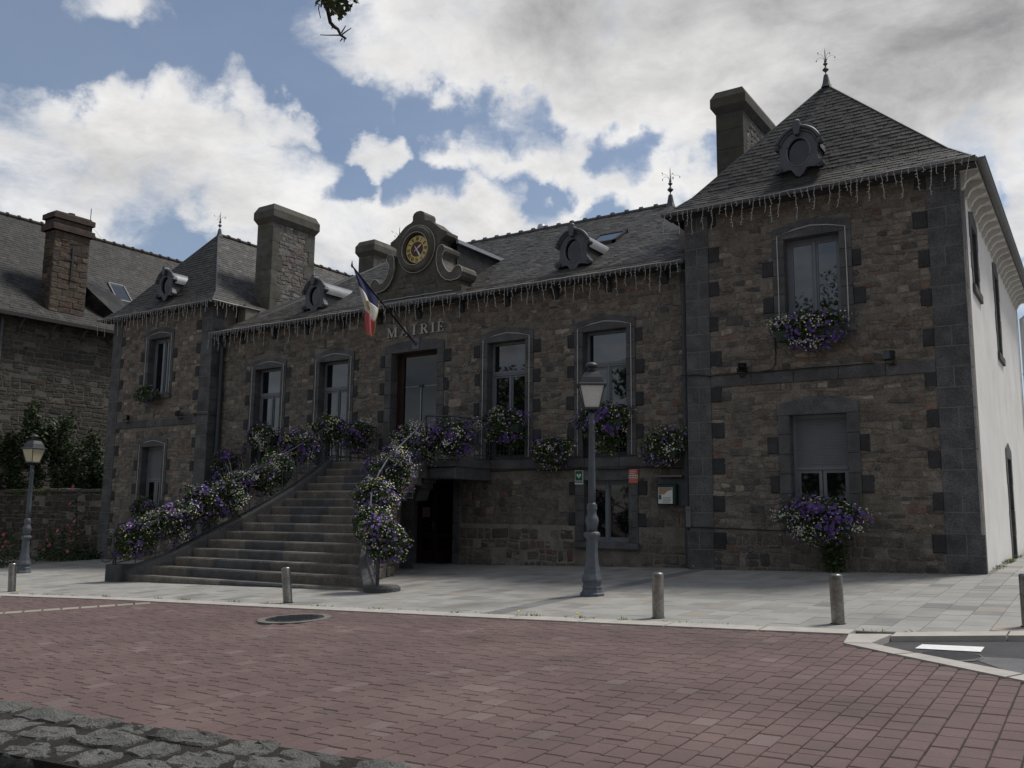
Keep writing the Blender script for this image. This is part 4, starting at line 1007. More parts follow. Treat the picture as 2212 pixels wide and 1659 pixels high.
# ---- clock gable
GX, GY = -7.27, -.15
ped = MB().setcol((.10, .094, .084))
half = [(0, 6.84), (1.22, 6.84), (1.10, 6.92), (.92, 7.02), (.78, 7.2), (.70, 7.45), (.66, 7.72), (.72, 7.95), (.92, 8.06), (.92, 8.14), (.76, 8.22), (.62, 8.33), (.52, 8.42), (.46, 8.47), (.36, 8.52), (.24, 8.56), (.19, 8.60), (.19, 8.72), (.15, 8.79), (.06, 8.83), (0, 8.83)]
poly = [(GX+a, z_) for a, z_ in half]+[(GX-a, z_) for a, z_ in half[::-1][1:-1]]
ped.prism(poly, lambda a, z_, d: (a, d, z_), GY, GY+.46); gable = obj('clock_gable', ped, M['chim'], hall)
for i in range(5):
    q = MB().setcol(ccol(.8)); a = -8.76+(2.96)*i/5; q.cbox(a+.003, a+2.96/5-.003, GY-.10, GY+.45, 6.46, 6.70, .02); obj('base_stone', q, M['chim'], gable)
for i in range(4):
    q = MB().setcol(ccol(.85)); a = -8.60+(2.66)*i/4; q.cbox(a+.003, a+2.66/4-.003, GY-.04, GY+.44, 6.70, 6.845, .02); obj('base_stone', q, M['chim'], gable)
q = MB(); q.box(-8.9, -5.65, -EO-.04, GY-.10, ZM-.03, ZM+.10); obj('lead_apron', q, M['zinc'], gable)
n = 48; ring = MB().setcol((.11, .104, .094)); prof = [(.40, 0), (.40, -.05), (.43, -.12), (.50, -.15), (.56, -.12), (.585, -.03), (.585, .02)]
R_ = []
for r_, d in prof: R_.append(ring.pts([(GX+r_*math.cos(2*math.pi*i/n), GY+d, 7.82+1.02*r_*math.sin(2*math.pi*i/n)) for i in range(n)]))
for k in range(len(prof)-1): ring.fs(0, [(R_[k]+i, R_[k]+(i+1) % n, R_[k+1]+(i+1) % n, R_[k+1]+i) for i in range(n)])
obj('clock_ring', ring, M['chim'], gable, smooth=True)
# volutes: two scrolls on each side as thick bands
for sx in (-1, 1):
    path = [(.84, 7.60), (.90, 7.70), (.99, 7.74), (1.04, 7.68), (1.03, 7.60)]
    outer = [(.70, 7.66), (.74, 7.74), (.82, 7.79), (.90, 7.77), (.95, 7.70), (.94, 7.62), (.87, 7.53), (.86, 7.44), (.90, 7.30), (.98, 7.16), (1.08, 7.06), (1.16, 7.05), (1.22, 7.13), (1.30, 7.19), (1.40, 7.19), (1.47, 7.12), (1.49, 7.03), (1.44, 6.92), (1.36, 6.86), (1.16, 6.84), (1.0, 6.88), (.86, 6.98), (.74, 7.16), (.68, 7.40)]
    pl = [(GX+sx*a, z_) for a, z_ in outer]
    if sx < 0: pl = pl[::-1]
    q = MB().setcol((.112, .106, .095)); q.prism(pl, lambda a, z_, d: (a, d, z_), GY-.09, GY+.52); obj('volute', q, M['chim'], gable)
gp_ = rubble(lambda a, z_, d: (a, GY-d, z_), GX-.62, GX+.62, 6.86, 7.22, [], hmin=.09, hmax=.16, k=.62, seed=33, big=0)
obj('panel_stonework', merge([q for _, q in gp_]), M['rubble'], gable, 'stuff')
def disc(r_, d, n=40, asp=1.0): return [(GX+r_*math.cos(2*math.pi*i/n), GY+d, 7.82+asp*r_*math.sin(2*math.pi*i/n)) for i in range(n)][::-1]
def plate(name, P, th, m_, par):
    q = MB(); k = len(P); a = q.pts(P+[(p[0], p[1]+th, p[2]) for p in P]); q.fs(a, [tuple(range(k))]+[(i, (i+1) % k, k+(i+1) % k, k+i) for i in range(k)]); return obj(name, q, m_, par)
plate('clock_back', disc(.405, -.012), .01, M['ink'], gable)
face = plate('clock_face', disc(.352, -.03), .015, M['gold'], gable)
plate('clock_centre', disc(.195, -.036), .005, M['maroon'], face)
ROM = ['XII', 'I', 'II', 'III', 'IV', 'V', 'VI', 'VII', 'VIII', 'IX', 'X', 'XI']
def stroke(q, P, a, e, wd, ang, d):
    # P(r,t): radial position -> point; a,e=(t,r) in numeral frame
    dx, dz = e[0]-a[0], e[1]-a[1]; l = math.hypot(dx, dz); nx, nz = -dz/l*wd/2, dx/l*wd/2
    q.face([P(a[0]+nx, a[1]+nz, d), P(a[0]-nx, a[1]-nz, d), P(e[0]-nx, e[1]-nz, d), P(e[0]+nx, e[1]+nz, d)])
for hgt, txt in enumerate(ROM):
    a = rad(90-30*hgt); ca, sa = math.cos(a), math.sin(a)
    P = lambda t, r_, d: (GX+r_*ca+t*sa, GY+d, 7.82+r_*sa-t*ca)
    wl_ = {'I': .026, 'V': .05, 'X': .05}; tot = sum(wl_[ch] for ch in txt); t = -tot/2; q = MB(); r0, r1 = .225, .325; dd = -.0335
    for ch in txt:
        w_ = wl_[ch]
        if ch == 'I': stroke(q, P, (t+w_/2, r0), (t+w_/2, r1), .017, a, dd)
        elif ch == 'V': stroke(q, P, (t+.006, r1), (t+w_/2, r0), .018, a, dd); stroke(q, P, (t+w_-.006, r1), (t+w_/2, r0), .008, a, dd-.0006)
        else: stroke(q, P, (t+.006, r1), (t+w_-.006, r0), .018, a, dd); stroke(q, P, (t+w_-.006, r1), (t+.006, r0), .008, a, dd-.0006)
        t += w_
    obj('numeral', q, M['ink'], face)
def hand(ang, l, tail, wd, d):
    a = rad(ang); ca, sa = math.cos(a), math.sin(a); P = lambda t, r_: (GX+r_*ca+t*sa, GY+d, 7.82+r_*sa-t*ca)
    return plate('clock_hand', [P(-wd*.3, -tail), P(-wd*.5, 0), P(-wd, l*.62), P(0, l), P(wd, l*.62), P(wd*.5, 0), P(wd*.3, -tail)][::-1], .004, M['ivory'], face)
hand(35, .20, .09, .022, -.050); hand(-57, .30, .10, .026, -.058)
# little slated roof behind the gable, zinc on its ridge
zr_ = 8.42; yr_ = 3.1
q = MB().setcol((.03, .032, .036)); q.face([(GX+.92, GY+.44, 6.6), (GX+.92, GY+.44, 8.05), (GX+.92, 2.4, 8.05), (GX+.92, 2.4, 6.6)]); obj('gable_cheek', q, M['slate'], gable)
q = MB(); q.face([(GX+.97, GY+.40, 8.0), (GX+.97, 2.45, 8.0), (GX, 2.9, 8.5), (GX, GY+.40, 8.5)]); q.face([(GX-.97, GY+.40, 8.0), (GX, GY+.40, 8.5), (GX, 2.9, 8.5), (GX-.97, 2.45, 8.0)])
q.box(GX+.93, GX+1.0, GY+.38, 2.5, 7.93, 8.02); obj('gable_roof', q, M['zincl'], gable)

# ---- lettering MAIRIE
def letter(ch, x0, w_, z0, h):
    q = MB(); d = [-.052]
    def poly(pts): q.prism([(x0+a*w_, z0+b_*h) for a, b_ in pts], lambda a, z_, dd: (a, dd, z_), d[0], -.028); d[0] -= .0012
    T = .17; th = .075; sf = .055
    if ch == 'I': poly([(.32, 0), (.68, 0), (.68, 1), (.32, 1)]); poly([(.08, 0), (.92, 0), (.92, sf), (.08, sf)]); poly([(.08, 1-sf), (.92, 1-sf), (.92, 1), (.08, 1)])
    if ch == 'M':
        poly([(.10, 0), (.17, 0), (.17, 1), (.10, 1)]); poly([(.76, 0), (.92, 0), (.92, 1), (.76, 1)]); poly([(.08, 1), (.24, 1), (.56, .08), (.46, .0)]); poly([(.46, .0), (.52, .0), (.80, 1), (.74, 1)])
        poly([(0, 0), (.28, 0), (.28, sf), (0, sf)]); poly([(.68, 0), (1, 0), (1, sf), (.68, sf)]); poly([(0, 1-sf), (.2, 1-sf), (.2, 1), (0, 1)]); poly([(.8, 1-sf), (1, 1-sf), (1, 1), (.8, 1)])
    if ch == 'A':
        poly([(.10, 0), (.17, 0), (.52, 1), (.45, 1)]); poly([(.72, 0), (.90, 0), (.56, 1), (.42, 1)]); poly([(.24, .30), (.74, .30), (.74, .37), (.24, .37)]); poly([(0, 0), (.30, 0), (.30, sf), (0, sf)]); poly([(.60, 0), (1, 0), (1, sf), (.60, sf)])
    if ch == 'R':
        poly([(.14, 0), (.32, 0), (.32, 1), (.14, 1)]); poly([(0, 0), (.46, 0), (.46, sf), (0, sf)]); poly([(0, 1-sf), (.3, 1-sf), (.3, 1), (0, 1)])
        cx_, cz_, ro, ri = .5, .745, .255, .185
        for i in range(8):
            a0, a1 = rad(90-22.5*i), rad(90-22.5*(i+1)); f = 1.1
            poly([(cx_+ro*f*math.cos(a0), cz_+ro*math.sin(a0)), (cx_+ri*.75*math.cos(a0), cz_+ri*math.sin(a0)), (cx_+ri*.75*math.cos(a1), cz_+ri*math.sin(a1)), (cx_+ro*f*math.cos(a1), cz_+ro*math.sin(a1))])
        poly([(.3, .93), (.52, .93), (.52, 1), (.3, 1)]); poly([(.3, .49), (.52, .49), (.52, .56), (.3, .56)]); poly([(.42, .50), (.60, .52), (.95, 0), (.74, 0)])
    if ch == 'E':
        poly([(.16, 0), (.38, 0), (.38, 1), (.16, 1)]); poly([(0, 0), (.9, 0), (.9, sf), (0, sf)]); poly([(0, 1-sf), (.86, 1-sf), (.86, 1), (0, 1)]); poly([(.3, .47), (.68, .47), (.68, .54), (.3, .54)]); poly([(.80, 0), (.94, 0), (.97, .26), (.86, .2)]); poly([(.78, 1), (.88, 1), (.88, .76), (.82, .8)]); poly([(.62, .38), (.70, .38), (.70, .63), (.62, .63)])
    obj('letter', q, M['letter'], hall)
for ch, x0, w_ in (('M', -8.31, .345), ('A', -7.87, .31), ('I', -7.48, .15), ('R', -7.22, .29), ('I', -6.88, .15), ('E', -6.67, .21)): letter(ch, x0, w_, 5.655, .25)
# ------------------------------------------------------------------ the stone stairs
stair = thing('stone_staircase', 'wide flaring granite staircase with iron railings rising to the entrance landing', 'staircase', (-7, -4, -.1))
NS = 15
SX0 = [-10.3,-10.0,-9.5,-9.3,-9.2,-9.0,-8.85,-8.7,-8.6,-8.55,-8.46,-8.42,-8.42,-8.44,-8.46]
SX1 = [-3.60,-3.95,-4.25,-4.5,-4.75,-4.95,-5.12,-5.28,-5.40,-5.48,-5.52,-5.56,-5.62,-5.72,-5.85]
TL = [.07,.055,.04,.03,.03,.03,.02,.02,.01,0,0,0,0,0,0]
SY = [-1.6-(NS-1-k)*.29 for k in range(NS)]
SZ = [-.06+k*(2.46/14) for k in range(NS)]
def tz(k, x): f = (x-SX0[k])/(SX1[k]-SX0[k]); return SZ[k]+TL[k]*(f-.5)
def step_block(b, xa, xb, k, ya, yb_, zb, e=.018):
    za, zc = tz(k, xa), tz(k, xb)
    P = [(xa, yb_, zb), (xb, yb_, zb), (xb, yb_, zc), (xa, yb_, za), (xa, ya+.012, zb), (xb, ya+.012, zb), (xb, ya, zc-e*1.6), (xa, ya, za-e*1.6), (xb, ya+e, zc), (xa, ya+e, za)]
    q = b.pts(P); b.fs(q, [(0,1,5,4),(4,5,6,7),(7,6,8,9),(9,8,2,3),(1,0,3,2),(0,4,7,9,3),(5,1,2,8,6)])
GREY, TAN = (.088,.09,.092), (.148,.134,.115)
for k in range(NS):
    x0, x1 = SX0[k]+.0, SX1[k]-.0; n = 3 if k > 9 else 4
    cuts = sorted([x0]+[x0+(x1-x0)*((i+1)/n+jit(.07)) for i in range(n-1)]+[x1])
    yb_ = SY[k]+.40 if k < NS-1 else -1.1
    for i in range(n):
        s_ = 1+jit(.1); base = TAN if (i != (1 if k % 5 else 2)) else GREY
        b = MB().setcol(tuple(v*s_ for v in base)); zb = SZ[k]-.22 if k else gz(-7, -5.6)-.2
        step_block(b, cuts[i]+.003, cuts[i+1]-.003, k, SY[k], yb_, zb); obj('step_stone', b, M['granite'], stair)
# body under the flight
b = MB().setcol((.15, .135, .115))
for k in range(NS-1):
    xr = SX1[k]+.02 if SY[k] < -3.15 else -5.6-(SY[k]+3.15)*.62
    b.box(SX0[k]-.02, xr, SY[k]+.03, SY[k+1]+.04, -.8, SZ[k]-.2)
b.box(-8.55, -7.60, SY[-1], -.02, -.8, 2.2); obj('flight_body', b, M['granite'], stair)
z = -.35
while z < 1.95:
    b = MB().setcol(gcol()); z1_ = min(2.0, z+.35); b.hexa([(-7.6, -1.43, z+.004), (-6.10, -1.43, z+.004), (-7.40, -.06, z+.004), (-7.6, -.06, z+.004), (-7.6, -1.43, z1_), (-6.10, -1.43, z1_), (-7.40, -.06, z1_), (-7.6, -.06, z1_)]); obj('pier_stone', b, M['granite'], stair); z += .354
st_ = []
pp = [(-3.60+.30, SY[0]), (-4.95+.30, SY[5]), (-5.30, -3.1), (-7.70, -.02)]
# sloping side walls (stringers), one stone per two steps
def stringer(sx, X, wd, n0):
    for k in range(0, NS-1, 2):
        k2 = min(k+2, NS-1)
        e = .003; xa, xb = X[k], X[k2]; ya, yb_ = SY[k]-.03+e, SY[k2]-.03-e
        zt = lambda kk: SZ[kk]+.07+(TL[kk]*(-.5 if sx < 0 else .5))
        low_ = -.8 if (sx < 0 or yb_ < -3.05) else None
        b = MB().setcol(gcol(.92)); a0, a1 = (xa, xa+sx*wd) if sx > 0 else (xa+sx*wd, xa); c0, c1 = (xb, xb+sx*wd) if sx > 0 else (xb+sx*wd, xb)
        l0 = low_ if low_ is not None else zt(k)-.21; l1 = low_ if low_ is not None else zt(k2)-.21
        b.hexa([(a0, ya, l0), (a1, ya, l0), (c1, yb_, l1), (c0, yb_, l1), (a0, ya, zt(k)), (a1, ya, zt(k)), (c1, yb_, zt(k2)), (c0, yb_, zt(k2))]); obj('stringer_stone', b, M['granite'], stair)
stringer(-1, SX0, .30, 0); stringer(1, SX1, .27, 0)
b = MB().setcol(gcol(.9)); b.cbox(-10.85, -10.28, SY[0]-.14, SY[0]+.35, -.45, .10, .03); obj('stringer_end', b, M['granite'], stair)
b = MB().setcol(gcol(.9)); b.lathe([(.30, -.4), (.30, .03), (.27, .06), (.02, .065)], 20, (-3.25, SY[0]+.05, 0)); obj('stringer_end', b, M['granite'], stair)
# rubble on the right flank of the lower flight
fl_ = []
def flank(a, z_, d):
    y = SY[0]+.1+a; k = min(NS-2, max(0, int((y-SY[0])/.29))); f = (y-SY[k])/.29; x = SX1[k]+(SX1[k+1]-SX1[k])*f+.275; return (x+d, y, z_)
for z0 in [(-.2+.2*i) for i in range(9)]:
    a0 = max(0.0, (z0+.2-.05)/.1757*.29)
    if a0 < 2.45: fl_ += rubble(flank, a0, 2.5, z0, z0+.2, [], hmin=.09, hmax=.2, k=.9, seed=int(z0*10)+20, big=0)
if fl_: obj('flank_stonework', merge([q for _, q in fl_]), M['rubble'], stair, 'stuff')
# landing: slabs on a deep stone beam, open below on the right
for i, (a, c_) in enumerate([(-8.62, -7.75), (-7.75, -6.85), (-6.85, -5.9), (-5.9, -4.95)]):
    b = MB().setcol(gcol()); b.cbox(a+.003, c_-.003, -1.46, -.052, 2.25, 2.415, .02, 'z'); obj('landing_slab', b, M['granite'], stair)
for a, c_ in ((-6.5, -5.75), (-5.75, -4.99)):
    b = MB().setcol(gcol(.95)); b.cbox(a+.003, c_-.003, -1.40, -1.05, 1.98, 2.248, .03); obj('landing_beam', b, M['granite'], stair)
b = MB().setcol(gcol()); b.box(-5.25, -4.99, -1.05, -.052, 1.98, 2.248); obj('landing_beam', b, M['granite'], stair)
b = MB().setcol(gcol(.8)); b.prism([(-6.10, 1.975), (-5.84, 1.975), (-5.84, 1.90), (-5.92, 1.90), (-5.92, 1.78), (-6.0, 1.74), (-6.05, 1.6), (-6.10, 1.5)], lambda a, z_, d: (a, d, z_), -1.40, -1.0); obj('corbel', b, M['granite'], stair)

# wrought iron railings
def spiral(c, ex, ez, r, turns, n, ph=0):
    return [Vector(c)+(Vector(ex)*math.cos(ph+2*math.pi*turns*i/n)+Vector((0, 0, 1))*ez*math.sin(ph+2*math.pi*turns*i/n))*r*(1-.82*i/n) for i in range(n+1)]
def railing(path, base_h, name_lab, scroll=True, step=.42, hr=.018):
    """path: foot points; handrail .93 above"""
    H = .93; q = MB(); pts = [Vector(p) for p in path]
    q.tube([p+Vector((0, 0, H)) for p in pts], hr, 8); hrail = obj('handrail', q, M['iron'], stair, smooth=True)
    q = MB(); q.tube([p+Vector((0, 0, .12)) for p in pts], .012, 6); obj('bottom_rail', q, M['iron'], hrail)
    L_ = 0
    seg = []
    for a, e in zip(pts, pts[1:]): seg.append((a, e, L_)); L_ += (e-a).length
    def at(s):
        for a, e, l in seg:
            d = (e-a).length
            if s <= l+d+1e-6: return a+(e-a)*((s-l)/d), (e-a).normalized()
        return pts[-1], (pts[-1]-pts[-2]).normalized()
    n = max(1, round(L_/step))
    for i in range(n+1):
        p, t = at(L_*i/n); q = MB(); q.tube([p, p+Vector((0, 0, H))], .016 if i % 3 == 0 else .010, 6); obj('post', q, M['iron'], hrail)
        if scroll and i < n:
            c_, t = at(L_*(i+.5)/n); th = Vector((t.x, t.y, 0))
            if th.length < .01: continue
            th.normalize(); m_ = L_/n
            for dz, r_, ph, tn in ((.30, .12, 0, 1.6), (.62, .10, math.pi, -1.5)):
                q = MB(); q.tube(spiral(c_+Vector((0, 0, dz)), th*(1 if tn > 0 else -1), 1, min(r_, m_*.42), abs(tn), 22, ph), .011, 5); obj('scroll', q, M['iron'], hrail)
LP = [(SX0[k]-.15, SY[k]+.05, tz(k, SX0[k])+.05) for k in range(0, NS, 2)]
railing([(-10.62, SY[0]-.05, .0)]+LP[1:], 0, '')
railing([LP[-1], (-8.55, -.06, 2.42)], 0, '', step=.3)
RP = [(SX1[k]+.13, SY[k]+.05, tz(k, SX1[k])+.05) for k in range(0, NS, 2)]
railing([(-3.30, SY[0]+.0, .02)]+RP[1:], 0, '')
railing([RP[-1], (-5.02, -1.42, 2.42), (-5.02, -.06, 2.42)], 0, '', step=.3)
for x, y, z_, sx in ((-10.62, SY[0]-.1, .0, -1), (-3.28, SY[0]-.06, .02, 1)):
    q = MB(); q.tube([(x, y, z_), (x, y, z_+.98)], .022, 8); q.tube(spiral((x+sx*.10, y-.12, z_+.26), (sx*.6, -.8, 0), 1, .17, 1.8, 26), .012, 6); q.tube(spiral((x+sx*.02, y-.10, z_+.72), (sx*.4, -.9, 0), 1, .12, 1.6, 24), .010, 6); obj('newel', q, M['iron'], stair)

# ------------------------------------------------------------------ flowers
LEAFC = [(.06,.095,.032), (.08,.12,.04), (.045,.075,.026), (.10,.135,.05)]
PURP = [(.125,.075,.23), (.15,.095,.27), (.10,.06,.19), (.18,.12,.30)]
WHT = [(.70,.69,.60), (.62,.62,.52)]; YEL = [(.60,.52,.20), (.58,.53,.28)]
def leafquad(b, p, r_, rr):
    a = Vector((rr.gauss(0, 1), rr.gauss(0, 1), rr.gauss(0, .6))).normalized(); n = Vector((rr.gauss(0, 1), rr.gauss(0, 1), rr.gauss(.6, 1))).normalized(); s_ = a.cross(n)
    if s_.length < .1: return
    s_.normalize(); b.face([p-a*r_, p+s_*r_*.45, p+a*r_, p-s_*r_*.45])
def blossom(b, p, nrm, r_, k, rr):
    t = nrm.cross(Vector((rr.gauss(0, 1), rr.gauss(0, 1), rr.gauss(0, 1)))); t.normalize(); s_ = nrm.cross(t); P = []
    for i in range(k*2):
        a = math.pi*i/k; q = r_ if i % 2 == 0 else r_*.72; P.append(p+(t*math.cos(a)+s_*math.sin(a))*q+nrm*r_*.18)
    base = b.pts([p-nrm*r_*.1]+P); b.fs(base, [(0, 1+i, 1+(i+1) % (2*k)) for i in range(2*k)])
def flowers(name, label, c, rx, ry, rz, mix=(1, 1, .5), seed=1, trough=None, droop=.0, dens=1.0, cat='flowers', grp='flower planters of the town hall', spikes=0, side=None):
    rr = random.Random(seed); o = thing(name, label, cat, (c[0], c[1], c[2]-rz), grp); c = Vector(c)
    area = (rx*rz+ry*rz+rx*ry)*4*dens; fol = MB(); pu = MB(); wh = MB(); ye = MB()
    lump = [(Vector((rr.uniform(-.75, .75)*rx, rr.uniform(-.6, .6)*ry, rr.uniform(-.6, .6)*rz)), rr.uniform(.35, .62)) for _ in range(7)]
    def surf():
        if rr.random() < .5: k, s_ = Vector((0, 0, 0)), .92
        else: k, s_ = rr.choice(lump)
        d = Vector((rr.gauss(0, 1), rr.gauss(0, 1), rr.gauss(0, 1))).normalized()
        p = k+Vector((d.x*rx*s_, d.y*ry*s_, d.z*rz*s_))
        if d.z < -.2: p.z -= droop*rr.random()*rz; p.x *= .85
        return p, d
    nl = int(3400*area); 
    for _ in range(min(5200, nl)):
        p, d = surf(); q = rr.random(); p *= (.55+.5*q); cc_ = rr.choice(LEAFC); fol.setcol(tuple(v*rr.uniform(.7, 1.2) for v in cc_)); leafquad(fol, c+p, rr.uniform(.020, .044), rr)
    for b, cols, w_, r0, r1, k, cnt in ((pu, PURP, mix[0], .026, .044, 5, 200), (wh, WHT, mix[1], .012, .019, 5, 340), (ye, YEL, mix[2], .014, .023, 4, 95)):
        n = int(cnt*area*w_)
        cl = [surf() for _ in range(9)]
        for _ in range(min(n, 900)):
            if rr.random() < .55: p0, d0 = rr.choice(cl); p = p0+Vector((rr.gauss(0, rx*.13), rr.gauss(0, ry*.13), rr.gauss(0, rz*.15))); d = d0
            else: p, d = surf()
            p = Vector((p.x*1.04, p.y*1.06, p.z*1.04)); nr = (d+Vector((rr.gauss(0, .35), rr.gauss(-.25, .35), rr.gauss(.25, .35)))).normalized()
            b.setcol(tuple(v*rr.uniform(.8, 1.15) for v in rr.choice(cols))); blossom(b, c+p, nr, rr.uniform(r0, r1), k, rr)
    for _ in range(spikes):
        a = rr.uniform(0, 6.28); fol.setcol((.06, .085, .03)); b0 = c+Vector((rr.gauss(0, rx*.4), rr.gauss(0, ry*.3), rz*.4)); l = rr.uniform(.25, .5); d = Vector((math.cos(a)*.45, math.sin(a)*.45, 1)).normalized()
        s_ = Vector((-math.sin(a), math.cos(a), 0))*.006; m_ = b0+d*l*.6; fol.face([b0-s_, b0+s_, m_+s_, m_-s_]); fol.face([m_-s_, m_+s_, m_+d*l*.4+Vector((math.cos(a), math.sin(a), -.3))*.08])
    if trough:
        q = MB(); w_, d_, h = trough; q.hexa([(c.x-w_*.92, c.y-d_*.8, c.z-rz*.2-h), (c.x+w_*.92, c.y-d_*.8, c.z-rz*.2-h), (c.x+w_*.92, c.y+d_*.8, c.z-rz*.2-h), (c.x-w_*.92, c.y+d_*.8, c.z-rz*.2-h), (c.x-w_, c.y-d_, c.z-rz*.2), (c.x+w_, c.y-d_, c.z-rz*.2), (c.x+w_, c.y+d_, c.z-rz*.2), (c.x-w_, c.y+d_, c.z-rz*.2)]); obj('trough', q, M['trough'], o)
    obj('foliage', fol, M['leaf'], o, 'stuff')
    if pu.f: obj('purple_blossoms', pu, M['petal'], o, 'stuff')
    if wh.f: obj('white_blossoms', wh, M['petal'], o, 'stuff')
    if ye.f: obj('yellow_blossoms', ye, M['petal'], o, 'stuff')
    return o
FB = [
 ('window_box', 'leafy flower box under the upper window of the left wing', (-17.45,-.66,4.74), .52,.2,.25, (.35,.4,.1), (.45,.12,.16), .3, 0),
 ('window_box', 'purple and white flower box in the window nearest the left wing', (-12.66,-.22,3.32), .56,.24,.32, (.7,1.3,.1), (.5,.13,.18), .4, 0),
 ('window_box', 'round purple and yellow flower box in the window right of the entrance door', (-4.52,-.24,3.30), .58,.26,.36, (1,.9,.7), (.5,.13,.18), .5, 6),
 ('wall_basket', 'purple flower basket hung between two windows above the stone course', (-3.22,-.28,2.60), .50,.25,.32, (1,.55,.5), (.35,.13,.18), .4, 0),
 ('window_box', 'purple flower box behind the lamp post lantern', (-1.98,-.24,3.28), .66,.26,.34, (1.1,1,.5), (.5,.13,.18), .4, 0),
 ('wall_basket', 'flower basket beside the corner downpipe above the defibrillator cabinet', (-.60,-.28,2.62), .50,.25,.33, (.9,.9,.35), (.35,.13,.18), .4, 0),
 ('window_box', 'wide purple flower box under the upper window of the right wing', (2.50,-.68,4.70), .74,.26,.30, (1.7,.55,.1), (.6,.14,.18), .5, 0),
 ('window_box', 'wide purple and white flower box under the shuttered window of the right wing', (2.56,-.70,1.28), .78,.28,.34, (1.1,1.0,.5), (.6,.14,.18), .6, 14),
 ('wall_basket', 'dark purple flower basket in the corner beside the left wing', (-14.05,-.34,2.58), .50,.25,.40, (1.3,.1,.1), (.35,.13,.18), .4, 0),
 ('railing_box', 'purple flower box at the right corner of the landing railing', (-5.05,-1.50,2.93), .58,.34,.40, (1.1,.5,.45), (.4,.12,.16), .5, 0),
 ('railing_box', 'white and purple flower box on the landing above the basement door', (-5.98,-1.72,2.73), .62,.34,.40, (.9,1.4,.4), (.4,.12,.16), .5, 0),
 ('railing_box', 'round white and purple flower box half way up the right railing', (-5.42,-3.05,2.12), .58,.34,.38, (.9,1.2,.5), (.35,.12,.16), .5, 0),
 ('railing_box', 'purple and yellow flower box below the middle of the right railing', (-4.76,-4.25,1.50), .50,.34,.40, (1,.5,.7), (.35,.12,.16), .5, 0),
 ('railing_box', 'white and purple flower box low on the right railing', (-4.10,-5.0,1.08), .44,.28,.32, (.7,1.1,.4), (.3,.12,.16), .4, 0),
 ('railing_box', 'purple and white flower box on the newel at the foot of the stairs', (-3.25,-5.62,.84), .46,.28,.30, (1.2,1.1,.3), (.3,.12,.16), .5, 0),
 ('railing_box', 'white and purple flower box on the landing railing beside the wall', (-8.68,-.62,3.16), .30,.48,.34, (.8,.8,.5), (.1,.4,.16), .5, 0),
 ('railing_box', 'leafy yellow flower box at the top corner of the left railing', (-8.72,-1.55,3.22), .50,.34,.34, (.3,.5,.8), (.3,.12,.16), .5, 0),
 ('railing_box', 'pink-purple flower box on the upper left railing', (-8.98,-2.3,2.80), .56,.34,.36, (1.2,.5,.4), (.35,.12,.16), .5, 0),
 ('railing_box', 'white flower box on the left railing', (-8.93,-2.85,2.20), .34,.3,.34, (.05,2.4,.1), (.3,.12,.16), .4, 0),
 ('railing_box', 'pale purple flower box in the middle of the left railing', (-9.45,-3.55,1.92), .56,.28,.22, (1,.9,.2), (.4,.12,.14), .3, 18),
 ('railing_box', 'purple flower box low on the left railing', (-9.60,-4.4,1.42), .52,.3,.36, (1.2,.8,.5), (.35,.12,.16), .6, 0),
 ('railing_box', 'purple and white flower box beside the bottom of the left railing', (-9.92,-5.1,1.02), .54,.3,.30, (.9,.8,.6), (.35,.12,.16), .5, 0),
 ('railing_box', 'small purple and yellow flower box on the left newel', (-10.45,-5.6,.62), .30,.26,.32, (.9,.3,.6), (.2,.1,.14), .5, 0),
 ('window_box', 'sparse flower box under the shuttered window of the left wing', (-17.25,-.66,1.26), .56,.22,.34, (.4,.3,.4), (.45,.12,.16), .4, 16),
 ('railing_box', 'leafy flower box between two larger ones on the left railing', (-9.35,-4.0,1.60), .5,.3,.34, (.6,.5,.25), (.35,.12,.16), .7, 6),
 ('railing_box', 'leafy yellow and purple flower box above the lower left stringer', (-9.80,-4.75,1.12), .5,.3,.36, (.6,.5,.4), (.35,.12,.16), .7, 6),
 ('railing_box', 'leafy purple flower box close to the left newel', (-10.2,-5.35,.80), .46,.28,.34, (.7,.4,.4), (.3,.12,.16), .7, 0),
 ('railing_box', 'leafy flower box on the left railing under the purple corner basket', (-9.1,-3.2,2.0), .42,.28,.30, (.5,.6,.2), (.3,.12,.16), .7, 4),
 ('grass_pot', 'tuft of tall ornamental grass behind the left railing', (-11.95,-.45,2.55), .26,.2,.22, (0,0,.05), (.2,.15,.2), .1, 90),
]
for i, (nm, lab, c_, rx, ry, rz, mx, tr, dr, sp) in enumerate(FB): flowers(nm, lab, c_, rx, ry, rz, mx, 100+i, tr, dr, spikes=sp)
flowers('trailing_plant', 'trailing yellow-flowered stems hanging below the right wing box', (2.75,-.52,.62), .26,.10,.42, (0,0,.5), 300, None, .3, .55)
flowers('trailing_plant', 'yellow-flowered stems trailing in front of the window guard behind the lamp', (-1.95,-.14,2.78), .46,.07,.26, (0,.1,1.0), 301, None, .2, .35)
flowers('trailing_plant', 'yellow-flowered stems trailing over the guard beside the entrance', (-4.35,-.14,2.88), .40,.07,.22, (0,.1,.8), 302, None, .2, .35)

